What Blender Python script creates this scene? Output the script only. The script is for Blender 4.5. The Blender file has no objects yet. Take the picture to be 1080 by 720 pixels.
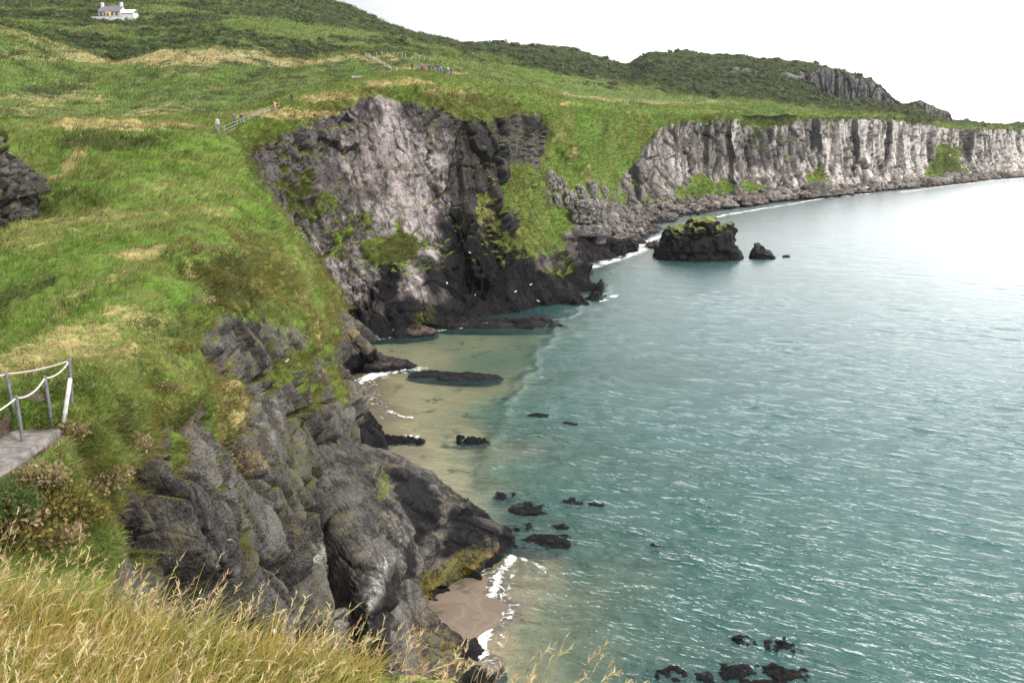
import bpy, bmesh, math, random
import numpy as np
from mathutils import Vector, Matrix

random.seed(7)
RNG = np.random.default_rng(11)
scene = bpy.context.scene
COL = scene.collection
R = math.radians

# ------------------------------------------------------------------ camera
FPX = 850.0                       # focal length in pixels of the 1080 wide photograph
CAMZ = 32.0
PITCH = math.atan2(214.0, FPX)    # the horizon lies 214 px above the centre
CP, SP = math.cos(PITCH), math.sin(PITCH)


def ray(px, py):
    x = (px - 540.0) / FPX
    y = -(py - 360.0) / FPX
    return np.array([x, CP + y * SP, -SP + y * CP])


def p(px, py, Y):
    """point at forward distance Y seen at photograph pixel px, py"""
    d = ray(px, py)
    return np.array([0, 0, CAMZ]) + d * (Y / d[1])


def w(px, py, z=0.0):
    """point of the level z seen at pixel px, py"""
    d = ray(px, py)
    return np.array([0, 0, CAMZ]) + d * ((z - CAMZ) / d[2])


def v(x, y, z):
    return np.array([x, y, z], float)


def project(V):
    q = V - np.array([0, 0, CAMZ])
    dep = q[..., 1] * CP - q[..., 2] * SP
    up = q[..., 1] * SP + q[..., 2] * CP
    dep = np.where(np.abs(dep) < 1e-3, 1e-3, dep)
    return 540 + FPX * q[..., 0] / dep, 360 - FPX * up / dep, dep


cam_d = bpy.data.cameras.new('camera')
cam = bpy.data.objects.new('camera', cam_d)
COL.objects.link(cam)
cam.location = (0, 0, CAMZ)
cam.rotation_euler = (math.pi / 2 - PITCH, 0, 0)
cam_d.sensor_width = 36.0
cam_d.lens = 36.0 * FPX / 1080.0
cam_d.clip_start = 0.1
cam_d.clip_end = 20000
scene.camera = cam


# ------------------------------------------------------------------ noise
from concurrent.futures import ThreadPoolExecutor
POOL = ThreadPoolExecutor(4)


def chunked(fn):
    """run a pointwise function of P on four threads"""
    def run(P, seed=0):
        P = np.asarray(P, float)
        shape = P.shape[:-1]
        Q = P.reshape(-1, 3)
        if len(Q) < 4000:
            out = fn(Q, seed)
        else:
            parts = list(POOL.map(lambda q: fn(q, seed), np.array_split(Q, max(4, len(Q) // 30000))))
            out = tuple(np.concatenate(k) for k in zip(*parts)) if isinstance(parts[0], tuple) else np.concatenate(parts)
        if isinstance(out, tuple):
            return tuple(k.reshape(shape + k.shape[1:]) for k in out)
        return out.reshape(shape)
    return run


def _h(ix, iy, iz, seed):
    h = (ix.astype(np.int64) * 374761393 + iy.astype(np.int64) * 668265263 + iz.astype(np.int64) * 1274126177 + seed * 974711) & 0xffffffff
    h = ((h ^ (h >> 13)) * 1103515245) & 0xffffffff
    h = ((h ^ (h >> 16)) * 2246822519) & 0xffffffff
    h = h ^ (h >> 15)
    return h


def hashf(ix, iy, iz, seed):
    return (_h(ix, iy, iz, seed) & 0xffffff) / float(0xffffff)


@chunked
def vnoise(P, seed=0):
    """gradient noise, about -1..1"""
    P = np.asarray(P, float)
    i = np.floor(P).astype(np.int64)
    f = P - i
    u = f * f * f * (f * (f * 6 - 15) + 10)
    res = None
    acc = {}
    for dx in (0, 1):
        for dy in (0, 1):
            for dz in (0, 1):
                h = _h(i[..., 0] + dx, i[..., 1] + dy, i[..., 2] + dz, seed)
                gx = ((h & 1023) / 511.5) - 1
                gy = (((h >> 10) & 1023) / 511.5) - 1
                gz = (((h >> 20) & 1023) / 511.5) - 1
                acc[dx, dy, dz] = gx * (f[..., 0] - dx) + gy * (f[..., 1] - dy) + gz * (f[..., 2] - dz)
    ux, uy, uz = u[..., 0], u[..., 1], u[..., 2]
    x00 = acc[0, 0, 0] * (1 - ux) + acc[1, 0, 0] * ux
    x10 = acc[0, 1, 0] * (1 - ux) + acc[1, 1, 0] * ux
    x01 = acc[0, 0, 1] * (1 - ux) + acc[1, 0, 1] * ux
    x11 = acc[0, 1, 1] * (1 - ux) + acc[1, 1, 1] * ux
    y0 = x00 * (1 - uy) + x10 * uy
    y1 = x01 * (1 - uy) + x11 * uy
    return (y0 * (1 - uz) + y1 * uz) * 1.3


def fbm(P, octaves=4, seed=0, gain=0.5, lac=2.03):
    P = np.asarray(P, float)
    a, s, out = 1.0, 1.0, 0
    for k in range(octaves):
        out = out + a * vnoise(P * s + 17.3 * k, seed + k * 13)
        a *= gain
        s *= lac
    return out


@chunked
def worley(P, seed=0):
    """F1, F2 and three hashes of the nearest cell, and the offset to its point"""
    P = np.asarray(P, float)
    shape = P.shape[:-1]
    P = P.reshape(-1, 3)
    i = np.floor(P).astype(np.int64)
    F1 = np.full(len(P), 9.0); F2 = np.full(len(P), 9.0)
    ID = np.zeros(len(P), np.int64)
    OFF = np.zeros((len(P), 3))
    for dx in (-1, 0, 1):
        for dy in (-1, 0, 1):
            for dz in (-1, 0, 1):
                c = i + np.array([dx, dy, dz])
                h = _h(c[:, 0], c[:, 1], c[:, 2], seed)
                q = np.stack([(h & 1023) / 1023., ((h >> 10) & 1023) / 1023., ((h >> 20) & 1023) / 1023.], -1)
                o = P - (c + 0.08 + 0.84 * q)
                d = np.sqrt((o * o).sum(-1))
                m = d < F1
                F2 = np.where(m, F1, np.minimum(F2, d))
                F1 = np.where(m, d, F1)
                ID = np.where(m, h, ID)
                OFF[m] = o[m]
    h2 = _h(ID, ID >> 7, ID >> 3, seed + 5)
    hs = np.stack([(h2 & 1023) / 1023., ((h2 >> 10) & 1023) / 1023., ((h2 >> 20) & 1023) / 1023.], -1)
    return F1.reshape(shape), F2.reshape(shape), hs.reshape(shape + (3,)), OFF.reshape(shape + (3,))


def sstep(a, b, x):
    t = np.clip((x - a) / (b - a), 0, 1)
    return t * t * (3 - 2 * t)


def lerp(a, b, t):
    return a + (b - a) * t


# ------------------------------------------------------------------ meshes
def new_mesh(name, V, faces, mat=None, attrs=None, smooth=True):
    """faces: (n,3) or (n,4) int array"""
    V = np.asarray(V, np.float32).reshape(-1, 3)
    faces = np.asarray(faces, np.int32)
    n, k = faces.shape
    me = bpy.data.meshes.new(name)
    me.vertices.add(len(V)); me.vertices.foreach_set('co', V.ravel())
    me.loops.add(n * k); me.loops.foreach_set('vertex_index', faces.ravel())
    me.polygons.add(n)
    me.polygons.foreach_set('loop_start', np.arange(0, n * k, k, dtype=np.int32))
    me.polygons.foreach_set('loop_total', np.full(n, k, np.int32))
    if smooth:
        me.polygons.foreach_set('use_smooth', np.ones(n, bool))
    for an, av in (attrs or {}).items():
        av = np.asarray(av, np.float32)
        if av.ndim >= 2 and av.shape[-1] == 3 and av.size == len(V) * 3:
            av = np.concatenate([av.reshape(-1, 3), np.ones((len(V), 1), np.float32)], -1)
            a = me.attributes.new(an, 'FLOAT_COLOR', 'POINT'); a.data.foreach_set('color', av.ravel())
        else:
            a = me.attributes.new(an, 'FLOAT', 'POINT'); a.data.foreach_set('value', av.ravel())
    me.update(calc_edges=True)
    me.validate()
    if mat:
        me.materials.append(mat)
    return me


def link(name, me, parent=None, loc=None):
    o = bpy.data.objects.new(name, me)
    COL.objects.link(o)
    if parent:
        o.parent = parent
    if loc is not None:
        o.location = loc
    return o


def tag(o, label=None, cat=None, group=None, kind=None):
    if label: o['label'] = label
    if cat: o['category'] = cat
    if group: o['group'] = group
    if kind: o['kind'] = kind
    return o


def grid_faces(nu, nv, flip=False):
    a = np.arange(nu * nv).reshape(nu, nv)
    q = np.stack([a[:-1, :-1], a[1:, :-1], a[1:, 1:], a[:-1, 1:]], -1).reshape(-1, 4)
    return q[:, ::-1].copy() if flip else q


def spline(C, counts, axis, tension=0.42):
    """cardinal spline through control rows along an axis, counts[i] samples between row i and i+1"""
    C = np.moveaxis(np.asarray(C, float), axis, 0)
    n = len(C)
    out = []
    prm = []
    for i in range(n - 1):
        p0 = C[max(i - 1, 0)]; p1 = C[i]; p2 = C[i + 1]; p3 = C[min(i + 2, n - 1)]
        m1 = (p2 - p0) * tension; m2 = (p3 - p1) * tension
        last = i == n - 2
        t = np.linspace(0, 1, counts[i], endpoint=False)
        if last:
            t = np.append(t, 1.0)
        for s in t:
            s2, s3 = s * s, s * s * s
            out.append((2 * s3 - 3 * s2 + 1) * p1 + (s3 - 2 * s2 + s) * m1 + (-2 * s3 + 3 * s2) * p2 + (s3 - s2) * m2)
            prm.append(i + s)
    return np.moveaxis(np.array(out), 0, axis), np.array(prm)


def loft(ctrl, cu, cv, tension=0.42):
    C = np.array(ctrl)
    A, U = spline(C, cu, 0, tension)
    A, V = spline(A, cv, 1, tension)
    return A, U, V


def normals(G):
    du = np.gradient(G, axis=0); dv = np.gradient(G, axis=1)
    n = np.cross(dv, du)
    return n / (np.linalg.norm(n, axis=-1, keepdims=True) + 1e-9)


_BP = {}


def blobs(G, spots, warp=0.6, seed=3, soft=0.9):
    """painted patches: soft ellipsoids about points of the place; each (px, py, Y, rx, ry, strength) with radii in photo pixels"""
    out = np.zeros(G.shape[:-1])
    key = (id(G), G.shape, float(G[0, 0, 0]))
    if key not in _BP:
        _BP.clear(); _BP[key] = project(G)
    bx, by, bd = _BP[key]
    for k, (px, py, Y, rx, ry, s) in enumerate(spots):
        m_ = (np.abs(bx - px) < 4) & (np.abs(by - py) < 4) & (bd > 3)
        c = G[np.unravel_index(np.argmin(np.where(m_, bd, 1e9)), bd.shape)] if m_.any() else p(px, py, Y)   # the ground there
        sc = np.linalg.norm(c - np.array([0, 0, CAMZ])) / FPX
        wv = fbm(G / (sc * max(rx, ry)) * 1.6, 3, seed + k) * warp
        d = G - c
        # frame facing the shore: across, up, and through
        r = np.sqrt((d[..., 0] / (rx * sc)) ** 2 + (d[..., 2] / (ry * sc)) ** 2 + (d[..., 1] / (2.2 * max(rx, ry) * sc)) ** 2)
        out = np.maximum(out, s * sstep(1.0 + soft * .5, 1.0 - soft * .5, r + wv))
    return out


def blocks(G, N, size, amp, seed, crack=0.5, cw=0.10, tilt=0.6):
    """displacement of broken rock: cells each at a level and tilt of its own, cracks between them"""
    F1, F2, hs, off = worley(G / np.array(size), seed)
    e = F2 - F1
    lvl = (hs[..., 0] - 0.5) * 2
    til = ((hs - 0.5) * off).sum(-1) * 2 * tilt
    d = amp * (lvl * 0.6 + til) * sstep(0, 0.12, e)
    cr = -(1 - sstep(0.0, cw, e)) * crack * amp
    return d + cr, hs[..., 1], sstep(0.0, cw, e)


# ------------------------------------------------------------------ node helpers
def mat_new(name):
    m = bpy.data.materials.new(name)
    m.use_nodes = True
    nt = m.node_tree
    nt.nodes.clear()
    return m, nt


class NT:
    def __init__(self, nt):
        self.nt = nt

    def n(self, typ, **kw):
        nd = self.nt.nodes.new(typ)
        for k, val in kw.items():
            if k.startswith('_'):
                setattr(nd, k[1:], val)
            else:
                key = int(k[1:]) if k[0] == 'i' and k[1:].isdigit() else k.replace('__', ' ')
                sock = nd.inputs[key]
                if isinstance(val, bpy.types.NodeSocket):
                    self.nt.links.new(val, sock)
                else:
                    if isinstance(val, (tuple, list)) and len(val) == 3 and sock.type == 'RGBA':
                        val = (*val, 1.0)
                    sock.default_value = val
        return nd

    def attr(self, name):
        return self.n('ShaderNodeAttribute', _attribute_name=name).outputs['Fac']

    def noise(self, vec, scale, detail=4, rough=0.55, dist=0.0):
        return self.n('ShaderNodeTexNoise', Vector=vec, Scale=scale, Detail=detail, Roughness=rough, Distortion=dist).outputs['Fac']

    def math(self, op, a, b=0.0, c=None, clamp=False):
        kw = dict(i0=a, i1=b)
        if c is not None: kw['i2'] = c
        return self.n('ShaderNodeMath', _operation=op, _use_clamp=clamp, **kw).outputs[0]

    def ss(self, x, a, b):
        return self.n('ShaderNodeMapRange', _interpolation_type='SMOOTHSTEP', Value=x, From__Min=a, From__Max=b).outputs[0]

    def mix(self, f, a, b, blend='MIX'):
        nd = self.nt.nodes.new('ShaderNodeMix')
        nd.data_type = 'RGBA'; nd.blend_type = blend
        for s, val in ((nd.inputs[0], f), (nd.inputs[6], a), (nd.inputs[7], b)):
            if isinstance(val, bpy.types.NodeSocket):
                self.nt.links.new(val, s)
            else:
                if isinstance(val, (tuple, list)) and len(val) == 3: val = (*val, 1.0)
                s.default_value = val
        return nd.outputs[2]

    def mapping(self, vec, scale=(1, 1, 1), rot=(0, 0, 0)):
        return self.n('ShaderNodeMapping', Vector=vec, Scale=scale, Rotation=rot).outputs[0]

    def out(self, shader, disp=None):
        o = self.n('ShaderNodeOutputMaterial', Surface=shader)


def terrain_mat(name, rock_a=(.085, .08, .085), rock_b=(.26, .25, .25), pale_c=(.46, .42, .42), gs=1.0, rs=1.0,
                streak=0.0, tex=1.0, bump_g=0.4, bump_r=0.6, lush_c=(.09, .17, .025), mid_c=(.13, .15, .04), tan_c=(.36, .29, .13), dark_c=(.055, .07, .02)):
    m, nt = mat_new(name)
    T = NT(nt)
    co = T.n('ShaderNodeTexCoord').outputs['Object']
    # grass
    n1 = T.noise(co, .22 * gs, 5, .6)
    n2 = T.noise(co, 1.3 * gs, 5, .6)
    n3 = T.noise(co, 7.0 * gs, 3, .6)
    n4 = T.noise(T.mapping(co, (1, 1, .5)), 22.0 * gs, 2, .6)
    g = T.mix(T.ss(n1, .38, .62), mid_c, lush_c)
    g = T.mix(T.math('MULTIPLY', T.attr('lush'), T.ss(n2, .25, .6)), g, lush_c)
    g = T.mix(T.math('MULTIPLY', T.ss(n2, .5, .72), .5), g, (.19, .19, .045))
    nm_ = T.math('SUBTRACT', T.math('ADD', T.math('MULTIPLY', n2, .6), T.math('MULTIPLY', n3, .4)), .5)
    g = T.mix(T.ss(T.math('ADD', T.attr('tan'), T.math('MULTIPLY', nm_, 2.2)), .35, .8), g, tan_c)
    g = T.mix(T.ss(T.math('ADD', T.attr('dark'), T.math('MULTIPLY', nm_, -2.2)), .32, .75), g, dark_c)
    g = T.mix(T.math('MULTIPLY', T.ss(n3, .55, .75), .35), g, (.24, .22, .07))
    g = T.mix(T.math('MULTIPLY', T.ss(n3, .48, .3), .5), g, (.045, .075, .018))
    g = T.mix(T.math('MULTIPLY', T.ss(n4, .5, .3), .45), g, (.04, .06, .015))
    # rock
    r1 = T.noise(co, .35 * rs, 6, .62)
    r2 = T.noise(co, 2.2 * rs, 6, .65)
    r3 = T.noise(co, 11.0 * rs, 4, .65)
    rsp = T.math('ADD', T.math('MULTIPLY', r2, .5), T.math('MULTIPLY', r3, .5))
    st = T.noise(T.mapping(co, (1, 1, .12)), .9 * rs, 6, .65, .4)
    f = T.math('ADD', T.math('MULTIPLY', r1, .35), T.math('ADD', T.math('MULTIPLY', r2, .4), T.math('MULTIPLY', r3, .25)))
    f = T.math('ADD', f, T.math('MULTIPLY', T.math('SUBTRACT', T.attr('cell'), .5), .22))
    r = T.mix(T.ss(f, .36, .66), rock_a, rock_b)
    r = T.mix(T.math('MULTIPLY', T.ss(r3, .52, .38), .55), r, tuple(x * .45 for x in rock_a))
    r = T.mix(T.math('MULTIPLY', T.ss(T.noise(co, .8 * rs, 5, .6), .5, .68), .55), r, (.16, .14, .085))
    pf = T.math('ADD', T.attr('pale'), T.math('MULTIPLY', T.math('SUBTRACT', st, .5), streak))
    pf = T.math('ADD', pf, T.math('MULTIPLY', T.math('SUBTRACT', r2, .5), 1.1))
    r = T.mix(T.ss(pf, .3, .85), r, pale_c)
    r = T.mix(T.math('MULTIPLY', T.ss(T.math('ADD', T.attr('rust'), T.math('SUBTRACT', r2, .5)), .3, .7), .8), r, (.16, .11, .095))
    r = T.mix(T.ss(T.math('ADD', T.attr('white'), T.math('MULTIPLY', T.math('SUBTRACT', T.math('ADD', T.math('MULTIPLY', rsp, .6), T.math('MULTIPLY', st, .4)), .5), 3.2)), .5, 1.15), r, (.50, .485, .45))
    r = T.mix(T.math('MULTIPLY', T.math('SUBTRACT', 1.0, T.attr('crack')), .85), r, (.018, .018, .017))
    wet_shade = T.ss(T.math('ADD', T.attr('wet_shade'), T.math('MULTIPLY', T.math('SUBTRACT', rsp, .5), 1.5)), .25, .75)
    r = T.mix(T.math('MULTIPLY', wet_shade, .95), r, (.008, .0075, .0085))
    r = T.mix(T.ss(T.math('ADD', T.attr('lichen'), T.math('MULTIPLY', T.math('SUBTRACT', rsp, .5), 3.4)), .5, 1.0), r, (.27, .175, .03))
    r = T.mix(T.ss(T.math('ADD', T.attr('algae'), T.math('MULTIPLY', T.math('SUBTRACT', rsp, .5), 3.2)), .4, 1.0), r, (.085, .095, .018))
    # blend
    gf = T.math('ADD', T.attr('grass'), T.math('MULTIPLY', T.math('SUBTRACT', T.math('ADD', T.math('MULTIPLY', r2, .6), T.math('MULTIPLY', r3, .4)), .5), 1.1))
    gf = T.ss(gf, .38, .62)
    c = T.mix(gf, r, g)
    # relief
    crk = T.n('ShaderNodeTexVoronoi', _feature='DISTANCE_TO_EDGE', Vector=T.mapping(T.n('ShaderNodeVectorMath', _operation='ADD', i0=co, i1=T.n('ShaderNodeTexNoise', Vector=co, Scale=1.2 * rs, Detail=3.0).outputs['Color']).outputs[0], (1, 1, .7)), Scale=1.1 * rs).outputs['Distance']
    crk = T.ss(crk, 0.0, .07)
    hr = T.math('ADD', T.math('MULTIPLY', r2, .6), T.math('ADD', T.math('MULTIPLY', r3, .35), T.math('MULTIPLY', crk, .09)))
    hg = T.math('ADD', T.math('MULTIPLY', n3, .6), T.math('MULTIPLY', n4, .35))
    b1 = T.n('ShaderNodeBump', Strength=bump_r, Distance=.8 / rs, Height=hr).outputs[0]
    b2 = T.n('ShaderNodeBump', Strength=bump_g, Distance=.5 / gs, Height=hg).outputs[0]
    nm = T.n('ShaderNodeMix', _data_type='VECTOR')
    nt.links.new(gf, nm.inputs[0]); nt.links.new(b1, nm.inputs[4]); nt.links.new(b2, nm.inputs[5])
    rough = T.math('SUBTRACT', .92, T.math('MULTIPLY', T.math('MULTIPLY', wet_shade, T.math('SUBTRACT', 1.0, gf)), .5))
    bs = T.n('ShaderNodeBsdfPrincipled', Base__Color=c, Roughness=rough, Normal=nm.outputs[1])
    bs.inputs['Specular IOR Level'].default_value = .07
    T.out(bs.outputs[0])
    return m


def simple_mat(name, col, rough=.7, var=.25, scale=6.0, bump=.15, metallic=0.0):
    m, nt = mat_new(name)
    T = NT(nt)
    co = T.n('ShaderNodeTexCoord').outputs['Object']
    nz = T.noise(co, scale, 5, .6)
    c = T.mix(T.ss(nz, .3, .7), tuple(x * (1 - var) for x in col), tuple(min(1, x * (1 + var)) for x in col))
    b = T.n('ShaderNodeBump', Strength=bump, Distance=.1, Height=nz).outputs[0]
    bs = T.n('ShaderNodeBsdfPrincipled', Base__Color=c, Roughness=rough, Metallic=metallic, Normal=b)
    T.out(bs.outputs[0])
    return m


def blade_mat(name, trans=.35, rough=.6):
    m, nt = mat_new(name)
    T = NT(nt)
    a = T.n('ShaderNodeAttribute', _attribute_name='col').outputs['Color']
    d = T.n('ShaderNodeBsdfPrincipled', Base__Color=a, Roughness=rough)
    d.inputs['Specular IOR Level'].default_value = .2
    t = T.n('ShaderNodeBsdfTranslucent', Color=a)
    T.out(T.n('ShaderNodeMixShader', Fac=trans, i1=d.outputs[0], i2=t.outputs[0]).outputs[0])
    return m


ATTRS = ('grass', 'lush', 'tan', 'dark', 'cell', 'pale', 'rust', 'white', 'lichen', 'algae', 'crack', 'wet_shade')


def full_attrs(shape, d):
    out = {}
    for a in ATTRS:
        val = d.get(a)
        if val is None:
            val = np.full(shape, 1.0 if a == 'crack' else 0.5 if a == 'cell' else 0.0)
        out[a] = np.clip(val, 0, 1).ravel()
    return out


GRIDS = {}


def terrain(name, G, mat, attrs, flip=False, kind='structure'):
    nu, nv = G.shape[:2]
    me = new_mesh(name, G.reshape(-1, 3), grid_faces(nu, nv, flip), mat, full_attrs(G.shape[:2], attrs))
    o = link(name, me)
    if kind: o['kind'] = kind
    return o

# ================================================================== MATERIALS
M_near = terrain_mat('near_headland', (.026, .024, .024), (.145, .136, .124), gs=1.0, rs=1.0, bump_r=.75, bump_g=.6)
M_main = terrain_mat('main_cliff', (.036, .031, .033), (.155, .138, .138), (.40, .35, .345), gs=.5, rs=.45, streak=1.3, bump_r=.8, bump_g=.6)
M_bay = terrain_mat('bay_cliff', (.055, .048, .046), (.34, .305, .29), (.54, .495, .47), gs=.3, rs=.22, streak=1.7, bump_r=.8, bump_g=.5)
M_hill = terrain_mat('upland', (.06, .055, .06), (.2, .19, .19), gs=.25, rs=.25, bump_r=.6, bump_g=.6,
                     lush_c=(.08, .145, .03), mid_c=(.105, .125, .042), tan_c=(.30, .25, .12), dark_c=(.032, .046, .02))

# ================================================================== A: the near headland
def base_w(px, py):
    a = w(px, py)
    return [a, a + v(.6, -.3, -3)]

A_ctrl = [
    [v(-40, 5, 27), v(-14, 7, 27), v(-10, 8, 26.4), v(-7.5, 9.5, 25.0), v(-6.5, 11, 22.5), v(-6, 15, 17), v(-5.5, 20, 11), v(-2, 26, 7), v(-1.5, 31, 0), v(-1, 32, -3)],
    [p(-400, 425, 15), p(-60, 452, 15.5), p(30, 462, 15.5), p(70, 452, 16), p(98, 525, 17.5), p(135, 595, 20), p(200, 680, 25), p(300, 760, 31), v(-8, 37, 0), v(-7.5, 37, -3)],
    [p(-400, 370, 24), p(-60, 390, 26), p(60, 385, 25), p(140, 400, 25), p(168, 452, 25.5), p(200, 520, 27), p(250, 600, 30), p(330, 690, 36), *base_w(398, 730)],
    [p(-400, 320, 36), p(-60, 330, 41), p(90, 310, 39.5), p(178, 312, 38), p(206, 337, 38.5), p(252, 400, 40), p(300, 500, 42), p(360, 620, 45), *base_w(430, 700)],
    [p(-400, 265, 50), p(-60, 275, 58), p(100, 255, 55), p(198, 262, 52), p(240, 280, 52.5), p(290, 345, 54), p(330, 430, 57), p(372, 540, 60), w(388, 562), w(388, 562) + v(.6, 0, -3)],
    [p(-400, 215, 66), p(-60, 235, 75), p(110, 215, 72), p(208, 228, 68), p(262, 250, 68.5), p(313, 315, 70), p(346, 385, 72), p(380, 465, 75), v(-12.2, 77, 0), v(-11.5, 77, -3)],
    [p(-400, 180, 88), p(-60, 205, 92), p(110, 175, 89), p(212, 185, 88), p(255, 202, 90), p(312, 272, 90), p(344, 333, 92), p(358, 378, 97), v(-22.5, 104, 0), v(-22, 104, -3)],
    [p(-400, 150, 120), p(-60, 148, 112), p(110, 138, 112), p(215, 141, 113), p(243, 152, 114), p(273, 206, 110), p(327, 276, 106), p(373, 340, 106), w(405, 385), w(405, 385) + v(1, 0, -3)],
    [p(-400, 150, 140), p(-60, 132, 125), p(100, 131, 124), v(-47, 121, 33.2), v(-43, 122, 29), v(-40, 122, 22), v(-35, 121, 13), v(-30, 119, 6), v(-24, 117, 0), v(-23, 117, -3)],
    [p(-400, 150, 155), p(-60, 134, 140), p(100, 134, 140), v(-51, 138, 32.5), v(-50, 134, 27), v(-49, 130, 20), v(-47, 127, 12), v(-46, 126, 6), v(-44, 126, 0), v(-44, 126, -3)],
]
A, AU, AV = loft(A_ctrl, [90, 130, 110, 95, 80, 75, 80, 45, 14], [24, 84, 84, 70, 90, 90, 85, 60, 8])
# the path: a level tread with a cut bank on the upper side
_ax, _ay, _ad = project(A)


def on_A(px, py):
    m_ = np.where((np.abs(_ax - px) < 8) & (np.abs(_ay - py) < 8) & (_ad > 12) & (_ad < 19), np.hypot(_ax - px, _ay - py), 1e9)
    return A[np.unravel_index(np.argmin(m_), m_.shape)]


PATH_C = np.array([on_A(*t) for t in [(-45, 503), (-20, 490), (0, 479), (18, 467), (35, 456), (50, 447), (60, 441)]])
PATH_C, _ = spline(PATH_C, [8] * 6, 0)
pd = np.full(A.shape[:2], 1e9); ps = np.zeros(A.shape[:2]); pz = np.zeros(A.shape[:2])
sel = (AU < 2.2)
for a_, b_ in zip(PATH_C[:-1], PATH_C[1:]):
    ab = (b_ - a_)[:2]
    rel = A[sel][..., :2] - a_[:2]
    t_ = np.clip((rel @ ab) / (ab @ ab), 0, 1)
    dv_ = rel - t_[..., None] * ab
    dd_ = np.hypot(dv_[..., 0], dv_[..., 1])
    sg_ = np.sign(ab[0] * rel[..., 1] - ab[1] * rel[..., 0])
    m_ = dd_ < pd[sel]
    for arr, val in ((pd, dd_), (ps, sg_ * dd_), (pz, a_[2] + t_ * (b_[2] - a_[2]))):
        tmp = arr[sel]; tmp[m_] = val[m_]; arr[sel] = tmp
pend = sstep(.25, 1.1, np.hypot(A[..., 0] - PATH_C[-1][0], A[..., 1] - PATH_C[-1][1]))
pd = pd + (1 - pend) * 1.5
onpath = sstep(.95, .65, pd)
A[..., 2] = np.where(onpath > 0, lerp(A[..., 2], pz - .12, onpath), A[..., 2])
bank = sstep(.62, .92, ps) * sstep(3.2, 1.2, pd)
A[..., 2] += bank * .34
NA = normals(A)
# knolls, hollows and undercuts of the brow
lump = (blobs(A, [(232, 286, 50, 30, 26, 1.)], warp=.2, seed=33, soft=1.6) * 2.0 + blobs(A, [(172, 398, 25.5, 34, 30, 1.)], warp=.2, seed=34, soft=1.6) * .9 + blobs(A, [(120, 150, 108, 40, 12, 1.), (185, 150, 108, 34, 12, .8)], seed=35, soft=1.6) * 1.2
        + blobs(A, [(130, 325, 33, 26, 40, 1.)], warp=.2, seed=38, soft=1.8) * .5 + blobs(A, [(40, 250, 55, 60, 12, 1.)], seed=39, soft=1.6) * .9
        - blobs(A, [(222, 322, 44, 17, 12, 1.)], warp=.2, seed=36, soft=1.2) * 1.3 - blobs(A, [(186, 368, 33, 10, 22, 1.)], warp=.2, seed=37, soft=1.2) * .7 - blobs(A, [(275, 262, 70, 10, 40, 1.)], seed=40, soft=1.4) * 1.1
        - blobs(A, [(70, 215, 70, 70, 12, 1.)], seed=41, soft=1.8) * 1.6)
A = A + NA * lump[..., None]
NA = normals(A)
nz = NA[..., 2]
apx, apy, adep = project(A)
# where the turf ends on each profile, and patches of turf and bare rock
vb = np.interp(AU, range(10), [4.0, 4.0, 4.3, 4.15, 5.0, 5.95, 6.2, 6.9, 6.5, 6.0])[:, None]
rockadd = blobs(A, [(120, 570, 19, 60, 40, 1.1), (200, 560, 27, 60, 50, 1.), (172, 462, 25.5, 13, 24, .9), (155, 480, 24, 12, 14, .6), (265, 375, 42, 36, 30, 1.), (285, 268, 72, 9, 16, .7), (300, 296, 76, 6, 10, .5), (330, 320, 90, 6, 12, .4), (372, 358, 104, 16, 16, 1.), (400, 385, 112, 40, 16, 1.2), (215, 385, 34, 10, 22, .5)], seed=31)
turfadd = blobs(A, [(212, 405, 34, 14, 34, .8), (222, 470, 32, 11, 30, .7), (300, 385, 56, 24, 16, .8), (335, 415, 66, 12, 18, .75), (182, 478, 26, 12, 26, .7), (285, 455, 44, 10, 26, .65), (248, 520, 34, 10, 24, .65), (315, 520, 50, 9, 30, .6), (150, 540, 21, 14, 14, .6), (238, 430, 33, 17, 40, .95), (262, 480, 36, 13, 28, .9), (318, 395, 56, 26, 20, .9), (300, 462, 46, 13, 9, .9), (285, 500, 38, 9, 14, .7), (352, 405, 78, 10, 24, .8), (378, 480, 74, 14, 26, .7), (395, 505, 75, 10, 14, .7),
                    (85, 470, 17, 34, 26, .6), (15, 545, 13, 40, 30, 1.1), (205, 520, 27, 12, 18, .6), (330, 520, 55, 9, 24, .55), (290, 560, 40, 10, 12, .55), (225, 600, 30, 12, 9, .5), (355, 470, 66, 9, 22, .6), (310, 600, 44, 8, 16, .45), (262, 565, 32, 12, 10, .55), (322, 470, 52, 9, 20, .5)], seed=47)
rough0 = fbm(A / 2.3, 4, 5)
rough1 = fbm(A / .8, 3, 6)
tf = sstep(.38, -.38, AV[None, :] - vb + rough0 * .30 + rough1 * .10 - 1.35 * turfadd + .9 * rockadd)
rk = 1 - tf
low = sstep(6, 2, A[..., 2])
rk = np.maximum(rk, low)
warp = fbm(A / 3.0, 3, 9)[..., None] * .5
def skew(P, ax, az):
    """joint directions of the rock: tilted axes"""
    ca_, sa_ = math.cos(ax), math.sin(ax); cz_, sz_ = math.cos(az), math.sin(az)
    x_, y_, z_ = P[..., 0], P[..., 1], P[..., 2]
    x1 = x_ * cz_ - y_ * sz_; y1 = x_ * sz_ + y_ * cz_
    return np.stack([x1 * ca_ - z_ * sa_, y1, x1 * sa_ + z_ * ca_], -1)

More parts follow.
